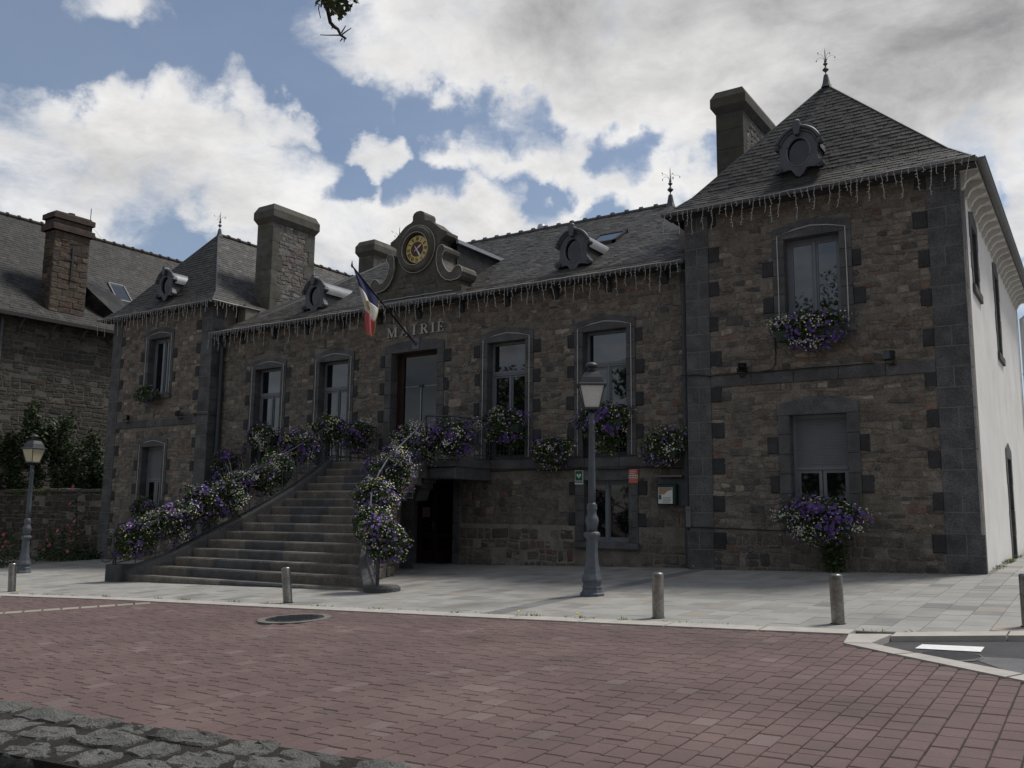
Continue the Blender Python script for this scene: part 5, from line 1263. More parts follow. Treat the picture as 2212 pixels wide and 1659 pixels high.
# ------------------------------------------------------------------ icicle light strings, rope lights
def strand(q, x, y, z, l, rr, ax_=(1, 0)):
    n = max(3, int(l/.055)); P = []; ox = 0; kink = rr.uniform(-.02, .02)
    for i in range(n+1):
        P.append((x+ax_[0]*ox, y+ax_[1]*ox+rr.uniform(-.006, .006), z-l*i/n)); ox += rr.uniform(-.016, .016)+kink*.25
    q.tube(P, .0056, 3, caps=False)
    for p in P[1:]:
        if rr.random() < .75:
            s_ = rr.choice((-1, 1))*rr.uniform(.015, .035); q.tube([p, (p[0]+ax_[0]*s_, p[1]+ax_[1]*s_-.004, p[2]-rr.uniform(.0, .02))], .0058, 3, caps=False)
def garland(label, p0, p1, seed, pat, y_lift=0):
    rr = random.Random(seed); p0, p1 = Vector(p0), Vector(p1); d = p1-p0; l = d.length; d.normalize()
    o = thing('light_string', label, 'string lights', p0, 'icicle light strings along the eaves')
    q = MB(); n = int(l/.25); q.tube([p0+d*(l*i/n)+Vector((0, 0, rr.uniform(-.014, .010))) for i in range(n+1)], .007, 4); obj('wire', q, M['wire'], o)
    s = .06; k = 0
    while s < l-.03:
        q = MB(); p = p0+d*s; strand(q, p.x, p.y, p.z, pat[k % len(pat)]*rr.uniform(.8, 1.15), rr, (d.x, d.y)); obj('strand', q, M['wire'], o); k += 1; s += rr.uniform(.085, .14)
PT = [.55, .16, .40, .22, .58, .12, .34, .48, .15]
garland('icicle lights hanging from the eaves of the right wing', (-EO+.05, YW-EO-.125, ZE-.01), (XR_+EO-.05, YW-EO-.125, ZE-.01), 1, [.44, .12, .56, .18, .32, .5, .1])
garland('icicle lights hanging from the front eaves of the left wing', (XL-EO+.05, YW-EO-.125, ZE-.01), (MLX+EO-.02, YW-EO-.125, ZE-.01), 2, PT)
garland('icicle lights hanging from the main eaves right of the clock gable', (-5.75, -EO-.125, ZM+.0), (-.06, -EO-.125, ZM+.0), 3, PT)
garland('icicle lights hanging below the clock gable', (-8.85, -EO-.13, ZM+.04), (-5.8, -EO-.13, ZM+.04), 4, [.3, .1, .5, .2, .38, .12, .55])
garland('icicle lights hanging from the main eaves left of the clock gable', (MLX-.1, -EO-.125, ZM+.0), (-8.9, -EO-.125, ZM+.0), 5, PT)
garland('short icicle lights on the side eaves of the left wing', (MLX+EO+.115, YW-EO-.06, ZE-.01), (MLX+EO+.115, .15, ZE-.01), 6, [.2, .4, .12])
def rope(label, path, r=.010, grp='rope lights round windows and clock'):
    q = MB(); q.tube(path, r, 6); obj('rope_light', q, M['wire'], None, label=label, cat='rope light', group=grp)
for lab, c_, w_, z0, z1, y0 in (('white rope light round the window nearest the left wing', -12.78, 1.06, 2.9, 5.23, 0), ('white rope light round the window left of the entrance', -10.2, 1.06, 3.1, 5.23, 0), ('white rope light round the window right of the entrance', -4.62, 1.06, 2.5, 5.23, 0), ('white rope light round the window behind the lamp post', -2.05, 1.06, 2.5, 5.23, 0), ('white rope light round the upper window of the right wing', RWX, 1.02, 4.75, 6.5, YW), ('white rope light round the upper window of the left wing', LWX, 1.02, 4.75, 6.5, YW), ('white rope light round the shuttered window of the left wing', LWX, 1.02, 1.5, 3.12, YW)):
    d = w_/2+.12; y_ = y0-.042
    rope(lab, [(c_-d, y_, z0), (c_-d+.004, y_, (z0+z1)/2), (c_-d, y_, z1+.07), (c_-d*.5, y_, z1+.15), (c_, y_, z1+.19), (c_+d*.5, y_, z1+.15), (c_+d, y_, z1+.07), (c_+d+.004, y_, (z0+z1)/2), (c_+d, y_, z0)])
cir = lambda r_, a0, a1, n, d: [(GX+r_*math.cos(rad(a0+(a1-a0)*i/n)), GY+d, 7.82+1.02*r_*math.sin(rad(a0+(a1-a0)*i/n))) for i in range(n+1)]
rope('white rope light round the outside of the clock ring', cir(.60, -215, 140, 48, -.06), .008)
rope('white rope light round the inside of the clock ring', cir(.415, -150, 205, 44, -.13), .008)
VO = [(.70, 7.66), (.74, 7.74), (.82, 7.79), (.90, 7.77), (.95, 7.70), (.94, 7.62), (.87, 7.53), (.86, 7.44), (.90, 7.30), (.98, 7.16), (1.08, 7.06), (1.16, 7.05), (1.22, 7.13), (1.30, 7.19), (1.40, 7.19), (1.47, 7.12), (1.49, 7.03), (1.44, 6.92), (1.36, 6.86), (1.16, 6.84), (1.0, 6.88), (.86, 6.98), (.74, 7.16), (.68, 7.40), (.70, 7.66)]
for sx, lab in ((-1, 'white rope light outlining the scroll left of the clock'), (1, 'white rope light outlining the scroll right of the clock')): rope(lab, [(GX+sx*a, GY-.098, z_) for a, z_ in VO], .008)
rope('white rope light along the base of the clock gable', [(-8.3+.28*i, GY-.11, 6.58+.012*(i % 2)) for i in range(9)], .010)

# ------------------------------------------------------------------ flag
fp0, fp1 = Vector((-7.33, -.06, 5.40)), Vector((-7.32, -2.42, 6.86)); fd = (fp1-fp0).normalized()
fl = thing('flag', 'drooping blue white and red flag with gold lettering on a dark slanted pole', 'flag', fp0)
q = MB(); q.tube([fp0, fp1], .019, 8); q.lathe([(.004, -.05), (.028, 0), (.02, .04), (.003, .13)], 6, fp1); obj('pole', q, M['black'], fl)
q = MB(); q.box(-7.45, -7.22, -.055, -.035, 5.28, 5.56); q.tube([fp0-fd*.02, fp0+fd*.16], .034, 8); obj('socket', q, M['zinc'], fl)
hoist0, hoist1 = fp0+fd*1.64, fp0+fd*2.72; NU, NV = 16, 40
def flagp(u, v):     # u along the hoist (0 low, 1 tip), v along the fly
    p = hoist0.lerp(hoist1, u); ln_ = 1.06*v
    low_ = hoist0+fd*.36
    k = min(1, v*1.7); tx = low_+ (p-low_)*(1-.68*k)
    z_ = p.z+(5.29+.16*abs(u-.35)-p.z)*v
    fold = .055*math.sin(u*9+v*3)*min(1, v*2.5)
    return Vector((tx.x+fold+.05*v, tx.y+.03*math.cos(u*11+v*2)*min(1, v*3), z_))
def flagpart(v0, v1, name, m_):
    q = MB(); n = max(3, int(NV*(v1-v0)))
    G = [[q.pts([flagp(i/NU, v0+(v1-v0)*j/n)]) for j in range(n+1)] for i in range(NU+1)]
    for i in range(NU):
        for j in range(n): q.fs(0, [(G[i][j], G[i+1][j], G[i+1][j+1], G[i][j+1])])
    o = obj(name, q, m_, fl, smooth=True); md = o.modifiers.new('thickness', 'SOLIDIFY'); md.thickness = .004; return o
flagpart(0, .27, 'blue_band', M['fblue']); wbnd = flagpart(.27, .63, 'white_band', M['fwhite']); flagpart(.63, 1, 'red_band', M['fred'])
q = MB(); q.tube([flagp(0, j/20) for j in range(21)]+[flagp(i/8, 1) for i in range(1, 9)], .010, 5); obj('fringe', q, M['fgold'], fl)
for (u0, v0, tn) in ((.62, .44, 1.2), (.66, .55, -1.2)):
    q = MB(); q.tube([flagp(u0+.16*math.cos(t*.5)*(1-t/30), v0+.05*math.sin(t*.5*(1 if tn > 0 else -1))*(1-t/40))+Vector((.03, -.03, 0)) for t in range(14)], .012, 5); obj('gold_letter', q, M['fgold'], wbnd)

# ------------------------------------------------------------------ signs, cabinet, floodlights
def aed(label, x0, z0, y):
    w_, h = .20, .30; o = thing('defibrillator_sign', label, 'sign', (x0+w_/2, y, z0), 'green heart signs')
    q = MB(); q.box(x0, x0+w_, y-.012, y, z0, z0+h); pl = obj('plate', q, M['paper'], o)
    q = MB(); q.box(x0+.012, x0+w_-.012, y-.0145, y-.012, z0+.085, z0+h-.012); q.box(x0+.012, x0+w_-.012, y-.0145, y-.012, z0+.03, z0+.075); obj('green_field', q, M['green'], pl)
    cx_, cz_, s_ = x0+w_/2, z0+.185, .055
    heart = [(s_*1.05*math.sin(t)**3, s_*(.82*math.cos(t)-.32*math.cos(2*t)-.13*math.cos(3*t)-.06*math.cos(4*t))) for t in [2*math.pi*i/28 for i in range(28)]]
    q = MB(); q.face([(cx_+a, y-.0165, cz_+b_) for a, b_ in heart][::-1]); obj('heart', q, M['paper'], pl)
    q = MB(); q.face([(cx_+a*s_, y-.0185, cz_+b_*s_) for a, b_ in [(.1, .55), (-.25, -.05), (0, -.02), (-.12, -.6), (.28, .1), (.03, .08), (.28, .55)]]); obj('lightning_bolt', q, M['green'], pl)
    for i in range(4): q = MB(); q.box(x0+.03+i*.037, x0+.055+i*.037, y-.0165, y-.0145, z0+.045, z0+.06); obj('print', q, M['paper'], pl)
aed('small green heart sign on the low window surround behind the lamp post', -2.76, 1.88, -.035); aed('small green heart sign beside the basement door', -6.34, 1.55, -1.44)
o = thing('red_notice', 'small red and white notice on the right jamb of the low window', 'sign', (-1.37, -.04, 1.9)); q = MB(); q.box(-1.47, -1.26, -.047, -.035, 1.90, 2.20); pl = obj('plate', q, M['red'], o)
q = MB(); q.box(-1.465, -1.265, -.050, -.047, 2.0, 2.065); st2 = obj('white_strip', q, M['paper'], pl)
for i in range(5): q = MB(); q.box(-1.455+i*.038, -1.43+i*.038, -.052, -.050, 2.012, 2.05); obj('print', q, M['lead'], st2)
for i in range(3): q = MB(); q.box(-1.44, -1.29-.02*i, -.0495, -.047, 2.165-i*.035, 2.175-i*.035); obj('print', q, M['paper'], pl)
o = thing('defibrillator_cabinet', 'dark green defibrillator cabinet with a printed sheet beside the downpipe', 'cabinet', (-.5, -.1, 1.45))
q = MB(); q.cbox(-.76, -.36, -.21, -.05, 1.45, 1.87, .02); cb = obj('case', q, M['cabinet'], o)
q = MB(); q.box(-.80, -.20, -.05, -.03, 1.44, 1.98); obj('backing', q, M['granite'] if False else M['lead'], o)
q = MB(); q.box(-.78, -.20, -.26, -.03, 2.01, 2.04); obj('rain_hood', q, M['zinc'], o)
q = MB(); q.box(-.73, -.42, -.214, -.2105, 1.475, 1.80); sh = obj('printed_sheet', q, M['paper'], cb)
q = MB(); q.face([(-.72, -.2155, 1.66), (-.60, -.2155, 1.66), (-.52, -.2155, 1.73), (-.43, -.2155, 1.75), (-.43, -.2155, 1.795), (-.72, -.2155, 1.795)]); obj('print', q, M['orange'], sh)
q = MB(); q.box(-.72, -.66, -.2165, -.2145, 1.56, 1.65); obj('print', q, M['green'], sh)
for i in range(4): q = MB(); q.box(-.63, -.47+.02*(i % 2), -.2165, -.2145, 1.50+i*.03, 1.508+i*.03); obj('print', q, M['lead'], sh)
o = thing('meter_box', 'narrow pale junction box on the foot of the downpipe corner', 'box', (.0, -.4, 1.0)); q = MB(); q.cbox(-.055, .045, YW-.065, YW-.022, 1.02, 1.42, .008); obj('case', q, M['shutter'], o); q = MB(); q.box(-.045, .035, YW-.070, YW-.065, 1.35, 1.36); obj('seam', q, M['ink'], o)
def flood(label, x, y, z_, rz):
    o = local(thing('floodlight', label, 'floodlight', (x, y, z_), 'black floodlights on the string courses', rz)); 
    q = MB(); q.cbox(-.085, .085, -.15, -.03, .06, .22, .02); obj('housing', q, M['black'], o)
    q = MB(); q.box(-.07, .07, -.153, -.150, .075, .205); obj('lens', q, M['glassd'], o)
    q = MB(); q.tube([(-.09, -.09, .13), (-.095, -.06, .02), (0, -.05, -.01), (.095, -.06, .02), (.09, -.09, .13)], .010, 5); q.box(-.03, .03, -.06, .04, -.03, .0); obj('bracket', q, M['black'], o)
flood('black floodlight on the right wing course near the downpipe', 1.15, YW-.07, 3.93, .4); flood('black floodlight on the right wing course near the white wall', 3.86, YW-.07, 3.93, -.5); flood('black floodlight on the left wing course near the garden wall', -18.7, YW-.07, 3.92, .3); flood('black floodlight on the left wing course above the stairs', -16.05, YW-.07, 3.92, -.4)
def cable(label, path): q = MB(); q.tube(path, .011, 5); obj('cable', q, M['black'], None, label=label, cat='cable', group='black cables on the walls')
cable('black cable along the right wing course', [(-.12, YW-.04, 4.02), (.3, YW-.05, 4.0), (.52, YW-.05, 3.95), (.56, YW-.045, 3.965)]+[(.56+i*.6, YW-.045, 3.965+.006*(i % 2)) for i in range(1, 6)])
cable('black cable dropping from the upper right window to the course', [(1.78, YW-.03, 4.75), (1.80, YW-.03, 4.3), (1.79, YW-.035, 4.1), (1.72, YW-.04, 4.0), (1.5, YW-.045, 3.975)])
cable('black cable along the string course under the main windows', [(-5.85+.4*i, -.065, 2.20+.012*math.sin(i*1.7)) for i in range(15)])
cable('black cable low across the right wing', [(-.05, YW-.04, 1.03), (.6, YW-.045, 1.02), (1.3, YW-.03, 1.0), (1.95, YW-.03, .99)])
cable('black cable round the right corner of the left wing', [(-16.1, YW-.05, 4.0), (-15.4, YW-.05, 4.01), (MLX-.02, YW-.05, 3.99), (MLX+.03, -.3, 3.98), (MLX+.03, -.06, 3.95), (MLX+.05, -.03, 3.0)])
# ------------------------------------------------------------------ the neighbouring house on the left
NX, NZ = -27.2, 8.50; NRX, NRZ = -31.2, 13.45
nb = thing('old_stone_house', 'old dark rubble house with a mossy slate roof and a tall red stone chimney', 'building', (-30, 4, -.6))
q = MB(); q.box(-35.5, NX, -5, 16, -1.5, NZ+.05); wn = obj('wall', q, M['pointing'], nb)
sn = rubble(lambda a, z_, d: (NX+d, a, z_), -2.6, 9, .5, NZ-.1, [], hmin=.11, hmax=.22, wmin=.18, wmax=.55, k=.42, gap=.035, tint=(.95, .98, 1.0), seed=50, big=.1)
pieces(wn, 'stone', sn, M['rubble'], 60, 'stonework')
dk = MB(); EOn = .55
ns = slope([(NX+EOn, -5, NZ-.1), (NX+EOn, 15, NZ-.1), (NX-.1, 15, NZ+.55), (NX-.1, -5, NZ+.55)], .16, .24, .34, deck=dk)
ns += slope([(NX-.1, -5, NZ+.55), (NX-.1, 15, NZ+.55), (NRX, 15, NRZ), (NRX, -5, NRZ)], .16, .24, .34, deck=dk)
slope([(NRX, -5, NRZ), (NRX, 15, NRZ), (-36, 15, NZ), (-36, -5, NZ)], deck=dk, slates=False)
nr = obj('roof', dk, M['deck'], nb); pieces(nr, 'slate', ns, M['slate'], 40, 'slating')
y = -3
while y < 12: q = MB(); q.tube([(NRX, y, NRZ+.02), (NRX, y+.46, NRZ+.02)], .09, 7); q.tube([(NRX, y+.42, NRZ+.04), (NRX, y+.5, NRZ+.04)], .115, 7); obj('ridge_tile', q, M['terracotta'], nr); y += .49
q = MB(); q.box(NX+EOn-.04, NX+EOn+.03, -5, 15, NZ-.2, NZ-.06); obj('fascia', q, M['deck'], nr)
for i in range(9):
    y = -1.0+i*1.25; q = MB(); q.tube([(NX+.02, y, NZ-.75), (NX+.08, y, NZ-.5), (NX+.25, y, NZ-.28), (NX+EOn-.08, y, NZ-.2)], .05, 6); obj('eaves_bracket', q, M['chim'] if False else M['lead'], nb)
q = MB(); q.tube([(NX+.1, -.42, NZ-.1), (NX+.1, -.42, .2)], .06, 8); obj('downpipe', q, M['lead'], nb)
# tall chimney on the eaves side
ch = MB().setcol((.075, .060, .05))
cy0, cy1 = 1.25, 2.72; cx0, cx1 = NX-.55, NX+.12
ch.box(cx0, cx1, cy0, cy1, NZ+.0, 12.12); cho = obj('chimney', ch, M['redchim'], nb)
rst = rubble(lambda a, z_, d: (cx1+d, a, z_), cy0+.02, cy1-.02, NZ+.15, 12.1, [], hmin=.14, hmax=.28, wmin=.25, wmax=.6, proud=.02, k=.55, tint=(1.0, .88, .8), seed=60, big=.1); obj('stonework', merge([b for _, b in rst]), M['rubble'], cho, 'stuff')
rst = rubble(lambda a, z_, d: (a, cy0-d, z_), cx0+.02, cx1-.02, NZ+.9, 12.1, [], hmin=.14, hmax=.28, wmin=.25, wmax=.6, proud=.02, k=.5, tint=(1.0, .88, .8), seed=61, big=.1); obj('stonework', merge([b for _, b in rst]), M['rubble'], cho, 'stuff')
for d_, z0, z1 in ((.13, 12.12, 12.36), (.04, 12.36, 12.6), (.12, 12.6, 12.82), (.02, 12.82, 12.9)):
    q = MB().setcol((.075, .055, .046)); q.cbox(cx0-d_, cx1+d_, cy0-d_, cy1+d_, z0, z1, .02, 'z'); obj('chimney_cap', q, M['redchim'], cho)
q = MB(); q.lathe([(.13, 12.9), (.11, 12.95), (.14, 12.97), (.14, 13.03), (.10, 13.04)], 12, ((cx0+cx1)/2, 2.05, 0)); obj('chimney_pot', q, M['terracotta'], cho, smooth=False)
q = MB(); q.box(cx1+.03, cx1+.06, 2.0, 2.08, 10.2, 11.6); q.box(cx1+.035, cx1+.055, 1.72, 2.36, 11.0, 11.06); obj('wall_tie', q, M['cast'], cho)
# little half-dormer beside the chimney with a roof light
q = MB(); gy0, gy1 = 3.0, 4.8
q.face([(NX+EOn, gy1, NZ-.05), (NX-.2, gy0+.1, NZ+1.55), (NX-1.4, gy0+.2, NZ+2.3), (NX-1.6, gy1+.8, NZ+2.0), (NX-.2, gy1+.9, NZ+.8)]); q.face([(NX+EOn-.05, gy1, NZ-.05), (NX-.2, gy0+.1, NZ+1.53), (NX-.6, gy0, NZ+.4)]); obj('half_dormer', q, M['slate'], nb)
q = MB(); k_ = (NRZ-NZ-.55)/(NRX-NX+.1); nz_ = lambda x_: NZ+.55+(x_-NX+.1)*k_
for a, e, c_, d_ in ((-28.2, -28.15, 4.75, 5.55), (-28.95, -28.9, 4.75, 5.55), (-28.95, -28.15, 4.75, 4.81), (-28.95, -28.15, 5.49, 5.55)): q.hexa([(a, c_, nz_(a)), (e, c_, nz_(e)), (e, d_, nz_(e)), (a, d_, nz_(a)), (a, c_, nz_(a)+.12), (e, c_, nz_(e)+.12), (e, d_, nz_(e)+.12), (a, d_, nz_(a)+.12)])
rl = obj('roof_light', q, M['lead'], nb); q = MB(); q.face([(-28.9, 4.8, nz_(-28.9)+.08), (-28.18, 4.8, nz_(-28.18)+.08), (-28.18, 5.5, nz_(-28.18)+.08), (-28.9, 5.5, nz_(-28.9)+.08)]); obj('pane', q, M['glass'], rl)
an = thing('antenna', 'thin mast antenna on the ridge of the old stone house', 'antenna', (NRX+.1, 5.0, NRZ)); q = MB(); q.tube([(NRX+.1, 5.0, NRZ), (NRX+.1, 5.0, NRZ+1.35)], .018, 5); q.tube([(NRX+.1, 5.0, NRZ+.55), (NRX+.1, 5.0, NRZ+.78)], .05, 6); q.tube([(NRX+.1, 4.4, NRZ+.1), (NRX+.1, 5.0, NRZ+.6)], .006, 4); q.tube([(NRX+.1, 5.6, NRZ+.1), (NRX+.1, 5.0, NRZ+.6)], .006, 4); obj('mast', q, M['lead'], an)

# ------------------------------------------------------------------ garden wall, shrubs, flowers on the left
gw = thing('garden_wall', 'mossy dark rubble garden wall between the hall and the old house', 'wall', (-23, 0, gz(-23, 0)))
q = MB(); q.box(-27.15, -19.95, -.18, .25, -1.2, 1.78); gwc = obj('core', q, M['mortar'], gw)
gs = rubble(lambda a, z_, d: (a, -.18-d, z_), -27.15, -19.95, -.5, 1.78, [], hmin=.12, hmax=.24, wmin=.2, wmax=.5, k=.42, gap=.02, tint=(.9, .95, .9), seed=70); pieces(gwc, 'stone', gs, M['rubble'], 30, 'stonework')
x = -27.15
while x < -20.0:
    x2 = min(-19.95, x+R.uniform(.4, .8)); q = MB().setcol(tuple(v*(1+jit(.2)) for v in (.10, .10, .085))); q.cbox(x+.01, x2-.01, -.24, .31, 1.76, 1.86+jit(.03), .03, 'z'); obj('coping_stone', q, M['wallstone'], gw); x = x2
def foliage_mass(b, lumps, n, r0, r1, rr, cols, shell=.55):
    tot = sum(l[3]*l[4]*l[5] for l in lumps)
    for cx_, cy_, cz_, rx, ry, rz in lumps:
        k = int(n*rx*ry*rz/tot)
        for _ in range(k):
            d = Vector((rr.gauss(0, 1), rr.gauss(0, 1), rr.gauss(0, 1))).normalized(); q = rr.random()**(1-shell)*.98+.06*rr.random()
            p = Vector((cx_+d.x*rx*q, cy_+d.y*ry*q, cz_+d.z*rz*q)); b.setcol(tuple(v*rr.uniform(.65, 1.25) for v in rr.choice(cols))); leafquad(b, p, rr.uniform(r0, r1), rr)
def shrub(label, lumps, n, r0, r1, seed, cols, stems, nm='shrub'):
    rr = random.Random(seed); c0 = lumps[0]; o = thing(nm, label, 'shrub', (stems[0][0], stems[0][1], gz(stems[0][0], stems[0][1])))
    # finer sub-lumps for light and dark clumps
    sub = []
    for l in lumps:
        for _ in range(16):
            d = Vector((rr.gauss(0, 1), rr.gauss(0, 1), rr.gauss(0, 1))).normalized()*rr.uniform(.35, .9); s_ = rr.uniform(.22, .42); sub.append((l[0]+d.x*l[3], l[1]+d.y*l[4], l[2]+d.z*l[5], l[3]*s_, l[4]*s_, l[5]*s_))
    b = MB(); foliage_mass(b, sub, n, r0, r1, rr, cols); obj('crown', b, M['leaf'], o, 'stuff')
    q = MB()
    for x_, y_, zt in stems:
        z0 = gz(x_, y_)-.1; q.tube([(x_, y_, z0), (x_+rr.uniform(-.1, .1), y_, z0+(zt-z0)*.4), (x_+rr.uniform(-.3, .3), y_+rr.uniform(-.2, .2), z0+(zt-z0)*.75), (x_+rr.uniform(-.5, .5), y_, zt)], .05, 6, taper=.4)
    obj('trunk', q, M['bark'], o)
GL = [(.03,.05,.018), (.045,.068,.024), (.022,.04,.016), (.06,.085,.035)]
shrub('large glossy evergreen shrub behind the garden wall', [(-25.0, .7, 3.0, 1.7, .7, 1.6), (-26.0, .5, 3.6, 1.2, .6, 1.5), (-23.6, .9, 2.7, 1.2, .7, 1.3), (-26.4, .4, 2.4, 1.0, .5, 1.0), (-26.9, .2, 3.2, .8, .4, 1.2)], 17000, .05, .10, 11, GL, [(-24.6, 1.0, 3.6), (-23.6, 1.0, 3.0), (-25.2, .9, 3.8)])
shrub('smaller dark shrub beside the left corner of the hall', [(-22.2, .9, 2.3, 1.0, .5, 1.0), (-20.9, .8, 2.1, .8, .4, .8)], 6000, .04, .09, 12, GL, [(-21.8, .9, 2.6), (-20.9, .8, 2.3)])
PINK = [(.50,.10,.14), (.42,.08,.11), (.55,.16,.18)]
def hollyhock(label, x_, y_, h, nfl, seed, bushy=1.0):
    rr = random.Random(seed); z0 = gz(x_, y_); o = thing('hollyhock', label, 'plant', (x_, y_, z0), 'pink hollyhocks and roses at the garden wall')
    q = MB(); lx = rr.uniform(-.15, .15); q.tube([(x_, y_, z0-.03), (x_+lx*.4, y_, z0+h*.5), (x_+lx, y_-.05, z0+h)], .014, 5, taper=.4); obj('stem', q, M['bark'], o)
    b = MB(); fl_ = MB()
    for _ in range(int(260*bushy)):
        t = rr.random()**1.6; p = Vector((x_+lx*t+rr.gauss(0, .22*bushy*(1.15-t)), y_+rr.gauss(0, .15*bushy*(1.15-t)), z0+.03+h*.92*t)); b.setcol(tuple(v*rr.uniform(.7, 1.3) for v in rr.choice([(.05,.075,.03), (.065,.09,.04), (.09,.11,.06)]))); leafquad(b, p, rr.uniform(.03, .075), rr)
    for i in range(nfl):
        t = rr.uniform(.25, 1.0); p = Vector((x_+lx*t+rr.gauss(0, .16*bushy), y_-.12+rr.gauss(0, .06), z0+h*t)); fl_.setcol(rr.choice(PINK)); blossom(fl_, p, Vector((rr.gauss(.3, .3), -1, rr.gauss(.2, .3))).normalized(), rr.uniform(.045, .07), 5, rr)
    obj('leaves', b, M['leaf'], o, 'stuff'); obj('blossoms', fl_, M['petal'], o, 'stuff')
hollyhock('tall pink hollyhock reaching over the garden wall', -20.9, -.55, 2.35, 9, 21, 1.1)
hollyhock('pink hollyhock leaning over the pavement beside the garden wall', -19.6, -1.5, 1.25, 5, 22, 1.1) if False else None
hollyhock('short pink hollyhock behind the yellowed lamp post', -20.3, -1.35, 1.15, 4, 23, 1.2)
hollyhock('low pink rose against the garden wall between hollyhocks', -21.3, -1.2, .95, 5, 24, 1.3)
hollyhock('bushy pink rose left of the yellowed lamp post', -20.2, -3.0, 1.1, 7, 25, 1.9)
hollyhock('low leafy rose beside the end bollard', -19.5, -3.9, .65, 3, 26, 1.7)
b = MB(); rr = random.Random(31)
for _ in range(1500):
    x_ = rr.uniform(-22.5, -19.6); y_ = -.35-abs(rr.gauss(0, .35)); b.setcol(tuple(v*rr.uniform(.6, 1.2) for v in rr.choice(GL+[(.07,.09,.05)]))); leafquad(b, Vector((x_, y_, gz(x_, y_)+abs(rr.gauss(0, .16)))), rr.uniform(.03, .065), rr)
obj('bed_foliage', b, M['leaf'], None, 'stuff', label='low leafy ground cover along the foot of the garden wall', cat='foliage')
b = MB()
for _ in range(700):
    x_ = rr.uniform(-25.9, -22.3); b.setcol(tuple(v*rr.uniform(.8, 1.3) for v in ((.10,.13,.035), (.08,.11,.04))[rr.randrange(2)])); leafquad(b, Vector((x_, -.2+rr.gauss(0, .07), 1.86-abs(rr.gauss(0, .09)))), rr.uniform(.02, .05), rr)
obj('wall_fern', b, M['leaf'], None, 'stuff', label='yellow-green ferns growing along the top of the garden wall', cat='ferns')

# ------------------------------------------------------------------ oak over the camera, one twig hangs into the view
oak = thing('oak_tree', 'oak tree whose leafy twig hangs into the top of the view', 'tree', (-1.5, -20.5, gz(-1.5, -20.5)))
q = MB(); rr = random.Random(41); T0 = Vector((-1.5, -20.5, gz(-1.5, -20.5)))
q.tube([T0-Vector((0, 0, .2)), T0+Vector((.1, 0, 1.5)), T0+Vector((.0, .1, 3.5)), T0+Vector((.2, .2, 6)), T0+Vector((0, .5, 9.5))], .42, 10, taper=.35)
D0 = lambda u, v, d: CAMLOC+(_r2*((u-1632)/F)+_u2*(-(v-1224)/F)+_f).normalized()*d
tipA = D0(1040, -230, 7.7)
q.tube([T0+Vector((0, .1, 3.4)), T0+Vector((1.0, 2.2, 5.2)), T0+Vector((2.2, 4.6, 6.6)), tipA+Vector((0, -1.0, .7)), tipA], .17, 8, taper=.16)
for a, e in (((.2, .2, 5.5), (-3.5, 1, 9)), ((.1, .2, 6), (2.8, -2.5, 10)), ((0, .4, 7), (-1.5, -3.2, 10.5)), ((.1, .2, 5), (3.4, -1, 7.5))): q.tube([T0+Vector(a), T0+(Vector(a)+Vector(e))*.5+Vector((0, 0, .4)), T0+Vector(e)], .16, 7, taper=.3)
obj('trunk', q, M['bark'], oak)
q = MB()
tw = [D0(1040, -230, 7.7), D0(1030, -90, 7.58), D0(1040, 10, 7.5), D0(1053, 72, 7.5), D0(1066, 86, 7.5), D0(1077, 93, 7.5), D0(1086, 112, 7.5), D0(1104, 124, 7.5)]
q.tube(tw, .022, 6, taper=.36)
for P in ([(1086, 112), (1068, 112), (1040, 112), (1020, 111)], [(1090, 110), (1108, 97), (1120, 89)], [(1088, 105), (1097, 90), (1102, 81)], [(1092, 122), (1083, 133)], [(1059, 80), (1058, 94)], [(1012, 12), (1018, 14), (1015, 28), (1022, 58)], [(1097, 124), (1097, 134)]): q.tube([D0(a, c_, 7.5) for a, c_ in P], .006, 5, taper=.5)
obj('twig', q, M['bark'], oak)
def oakleaf(b, p, L_, a, n, rr):
    a = a.normalized(); n = (n-a*n.dot(a)).normalized(); s_ = a.cross(n); prof = [(0, .04), (.12, .12), (.22, .30), (.30, .17), (.42, .40), (.52, .22), (.64, .42), (.74, .22), (.86, .28), (1, .0)]
    up_ = [p+a*(t*L_)+s_*(w_*L_*.62)+n*(.08*L_*math.sin(t*3)) for t, w_ in prof]; dn = [p+a*(t*L_)-s_*(w_*L_*.62)+n*(.08*L_*math.sin(t*3)) for t, w_ in prof[:-1]]
    md_ = [p+a*(t*L_) for t, _ in prof]
    for i in range(len(prof)-1):
        b.face([md_[i], up_[i], up_[i+1], md_[i+1]])
        if i < len(prof)-2: b.face([md_[i], md_[i+1], dn[i+1], dn[i]])
b = MB()
for i in range(95):
    u_ = rr.uniform(1012, 1128) if i > 10 else rr.uniform(1000, 1130); v_ = rr.uniform(-160, 55) if i > 14 else rr.uniform(0, 50)
    if v_ > 40 and not (1030 < u_ < 1118): continue
    b.setcol(tuple(v*rr.uniform(.7, 1.3) for v in rr.choice([(.05,.07,.02), (.06,.085,.025), (.035,.05,.018)]))); p = D0(u_, v_-18, 7.5+rr.gauss(0, .12))
    oakleaf(b, p, rr.uniform(.075, .115), Vector((rr.gauss(0, .7), rr.gauss(0, .7), rr.gauss(-.8, .5))), Vector((rr.gauss(0, 1), rr.gauss(0, 1), rr.gauss(0, 1))), rr)
obj('twig_leaves', b, M['leaf'], oak, 'stuff')
b = MB(); lum = []
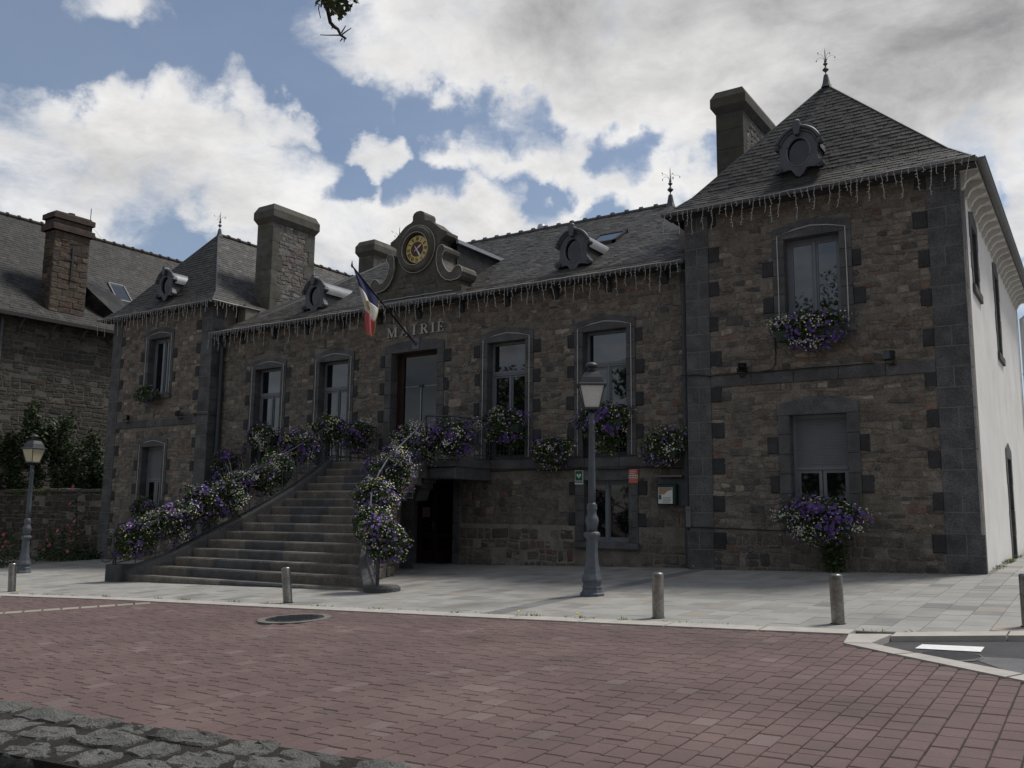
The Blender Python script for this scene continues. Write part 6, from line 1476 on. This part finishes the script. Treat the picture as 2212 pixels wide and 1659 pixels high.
for _ in range(26):
    a = rr.uniform(0, 6.28); d = rr.uniform(.5, 4.6); lum.append((T0.x+math.cos(a)*d, T0.y-.6+math.sin(a)*d*.8, T0.z+rr.uniform(6, 11.5), rr.uniform(.9, 1.7), rr.uniform(.9, 1.6), rr.uniform(.6, 1.2)))
lum = [l for l in lum if not inview((l[0], l[1], l[2]), 900)]
foliage_mass(b, lum, 9000, .07, .13, rr, [(.05,.075,.02), (.065,.095,.03), (.04,.055,.02)]); obj('crown', b, M['leaf'], oak, 'stuff')

# park trees across the square, seen in the window panes
for i, (x_, y_, h, opp) in enumerate([(-20, -24, 10, 'the left wing'), (-13, -27, 11, 'the corner basket'), (-6.5, -30, 12, 'the stone stairs'), (.5, -28, 10.5, 'the corner downpipe'), (8.5, -27.5, 14, 'the right wing'), (14.5, -26, 12, 'the white side wall'), (21, -23, 11, 'the side road')]):
    rr = random.Random(60+i); z0 = gz(x_, y_); o = thing('park_tree', 'leafy park tree across the square, opposite '+opp, 'tree', (x_, y_, z0), 'park trees across the square')
    q = MB(); q.tube([(x_, y_, z0-.2), (x_+.1, y_, z0+h*.25), (x_-.1, y_+.2, z0+h*.5), (x_, y_, z0+h*.85)], .3, 9, taper=.25)
    for k in range(6): a = k*1.05+i; q.tube([(x_, y_, z0+h*(.3+.07*k)), (x_+math.cos(a)*1.4, y_+math.sin(a)*1.4, z0+h*(.42+.07*k)), (x_+math.cos(a)*2.6, y_+math.sin(a)*2.6, z0+h*(.52+.07*k))], .11, 6, taper=.3)
    obj('trunk', q, M['bark'], o)
    b = MB(); lum = []
    for _ in range(44):
        a = rr.uniform(0, 6.28); t = rr.random(); d = rr.uniform(.3, 1)*h*.27*math.sin(math.pi*(.18+.75*t)); lum.append((x_+math.cos(a)*d, y_+math.sin(a)*d, z0+h*(.26+.72*t), rr.uniform(.8, 1.6), rr.uniform(.8, 1.6), rr.uniform(.6, 1.1)))
    foliage_mass(b, lum, 7000, .14, .26, rr, [(.05,.075,.02), (.065,.095,.03), (.04,.055,.02)]); obj('crown', b, M['leaf'], o, 'stuff')
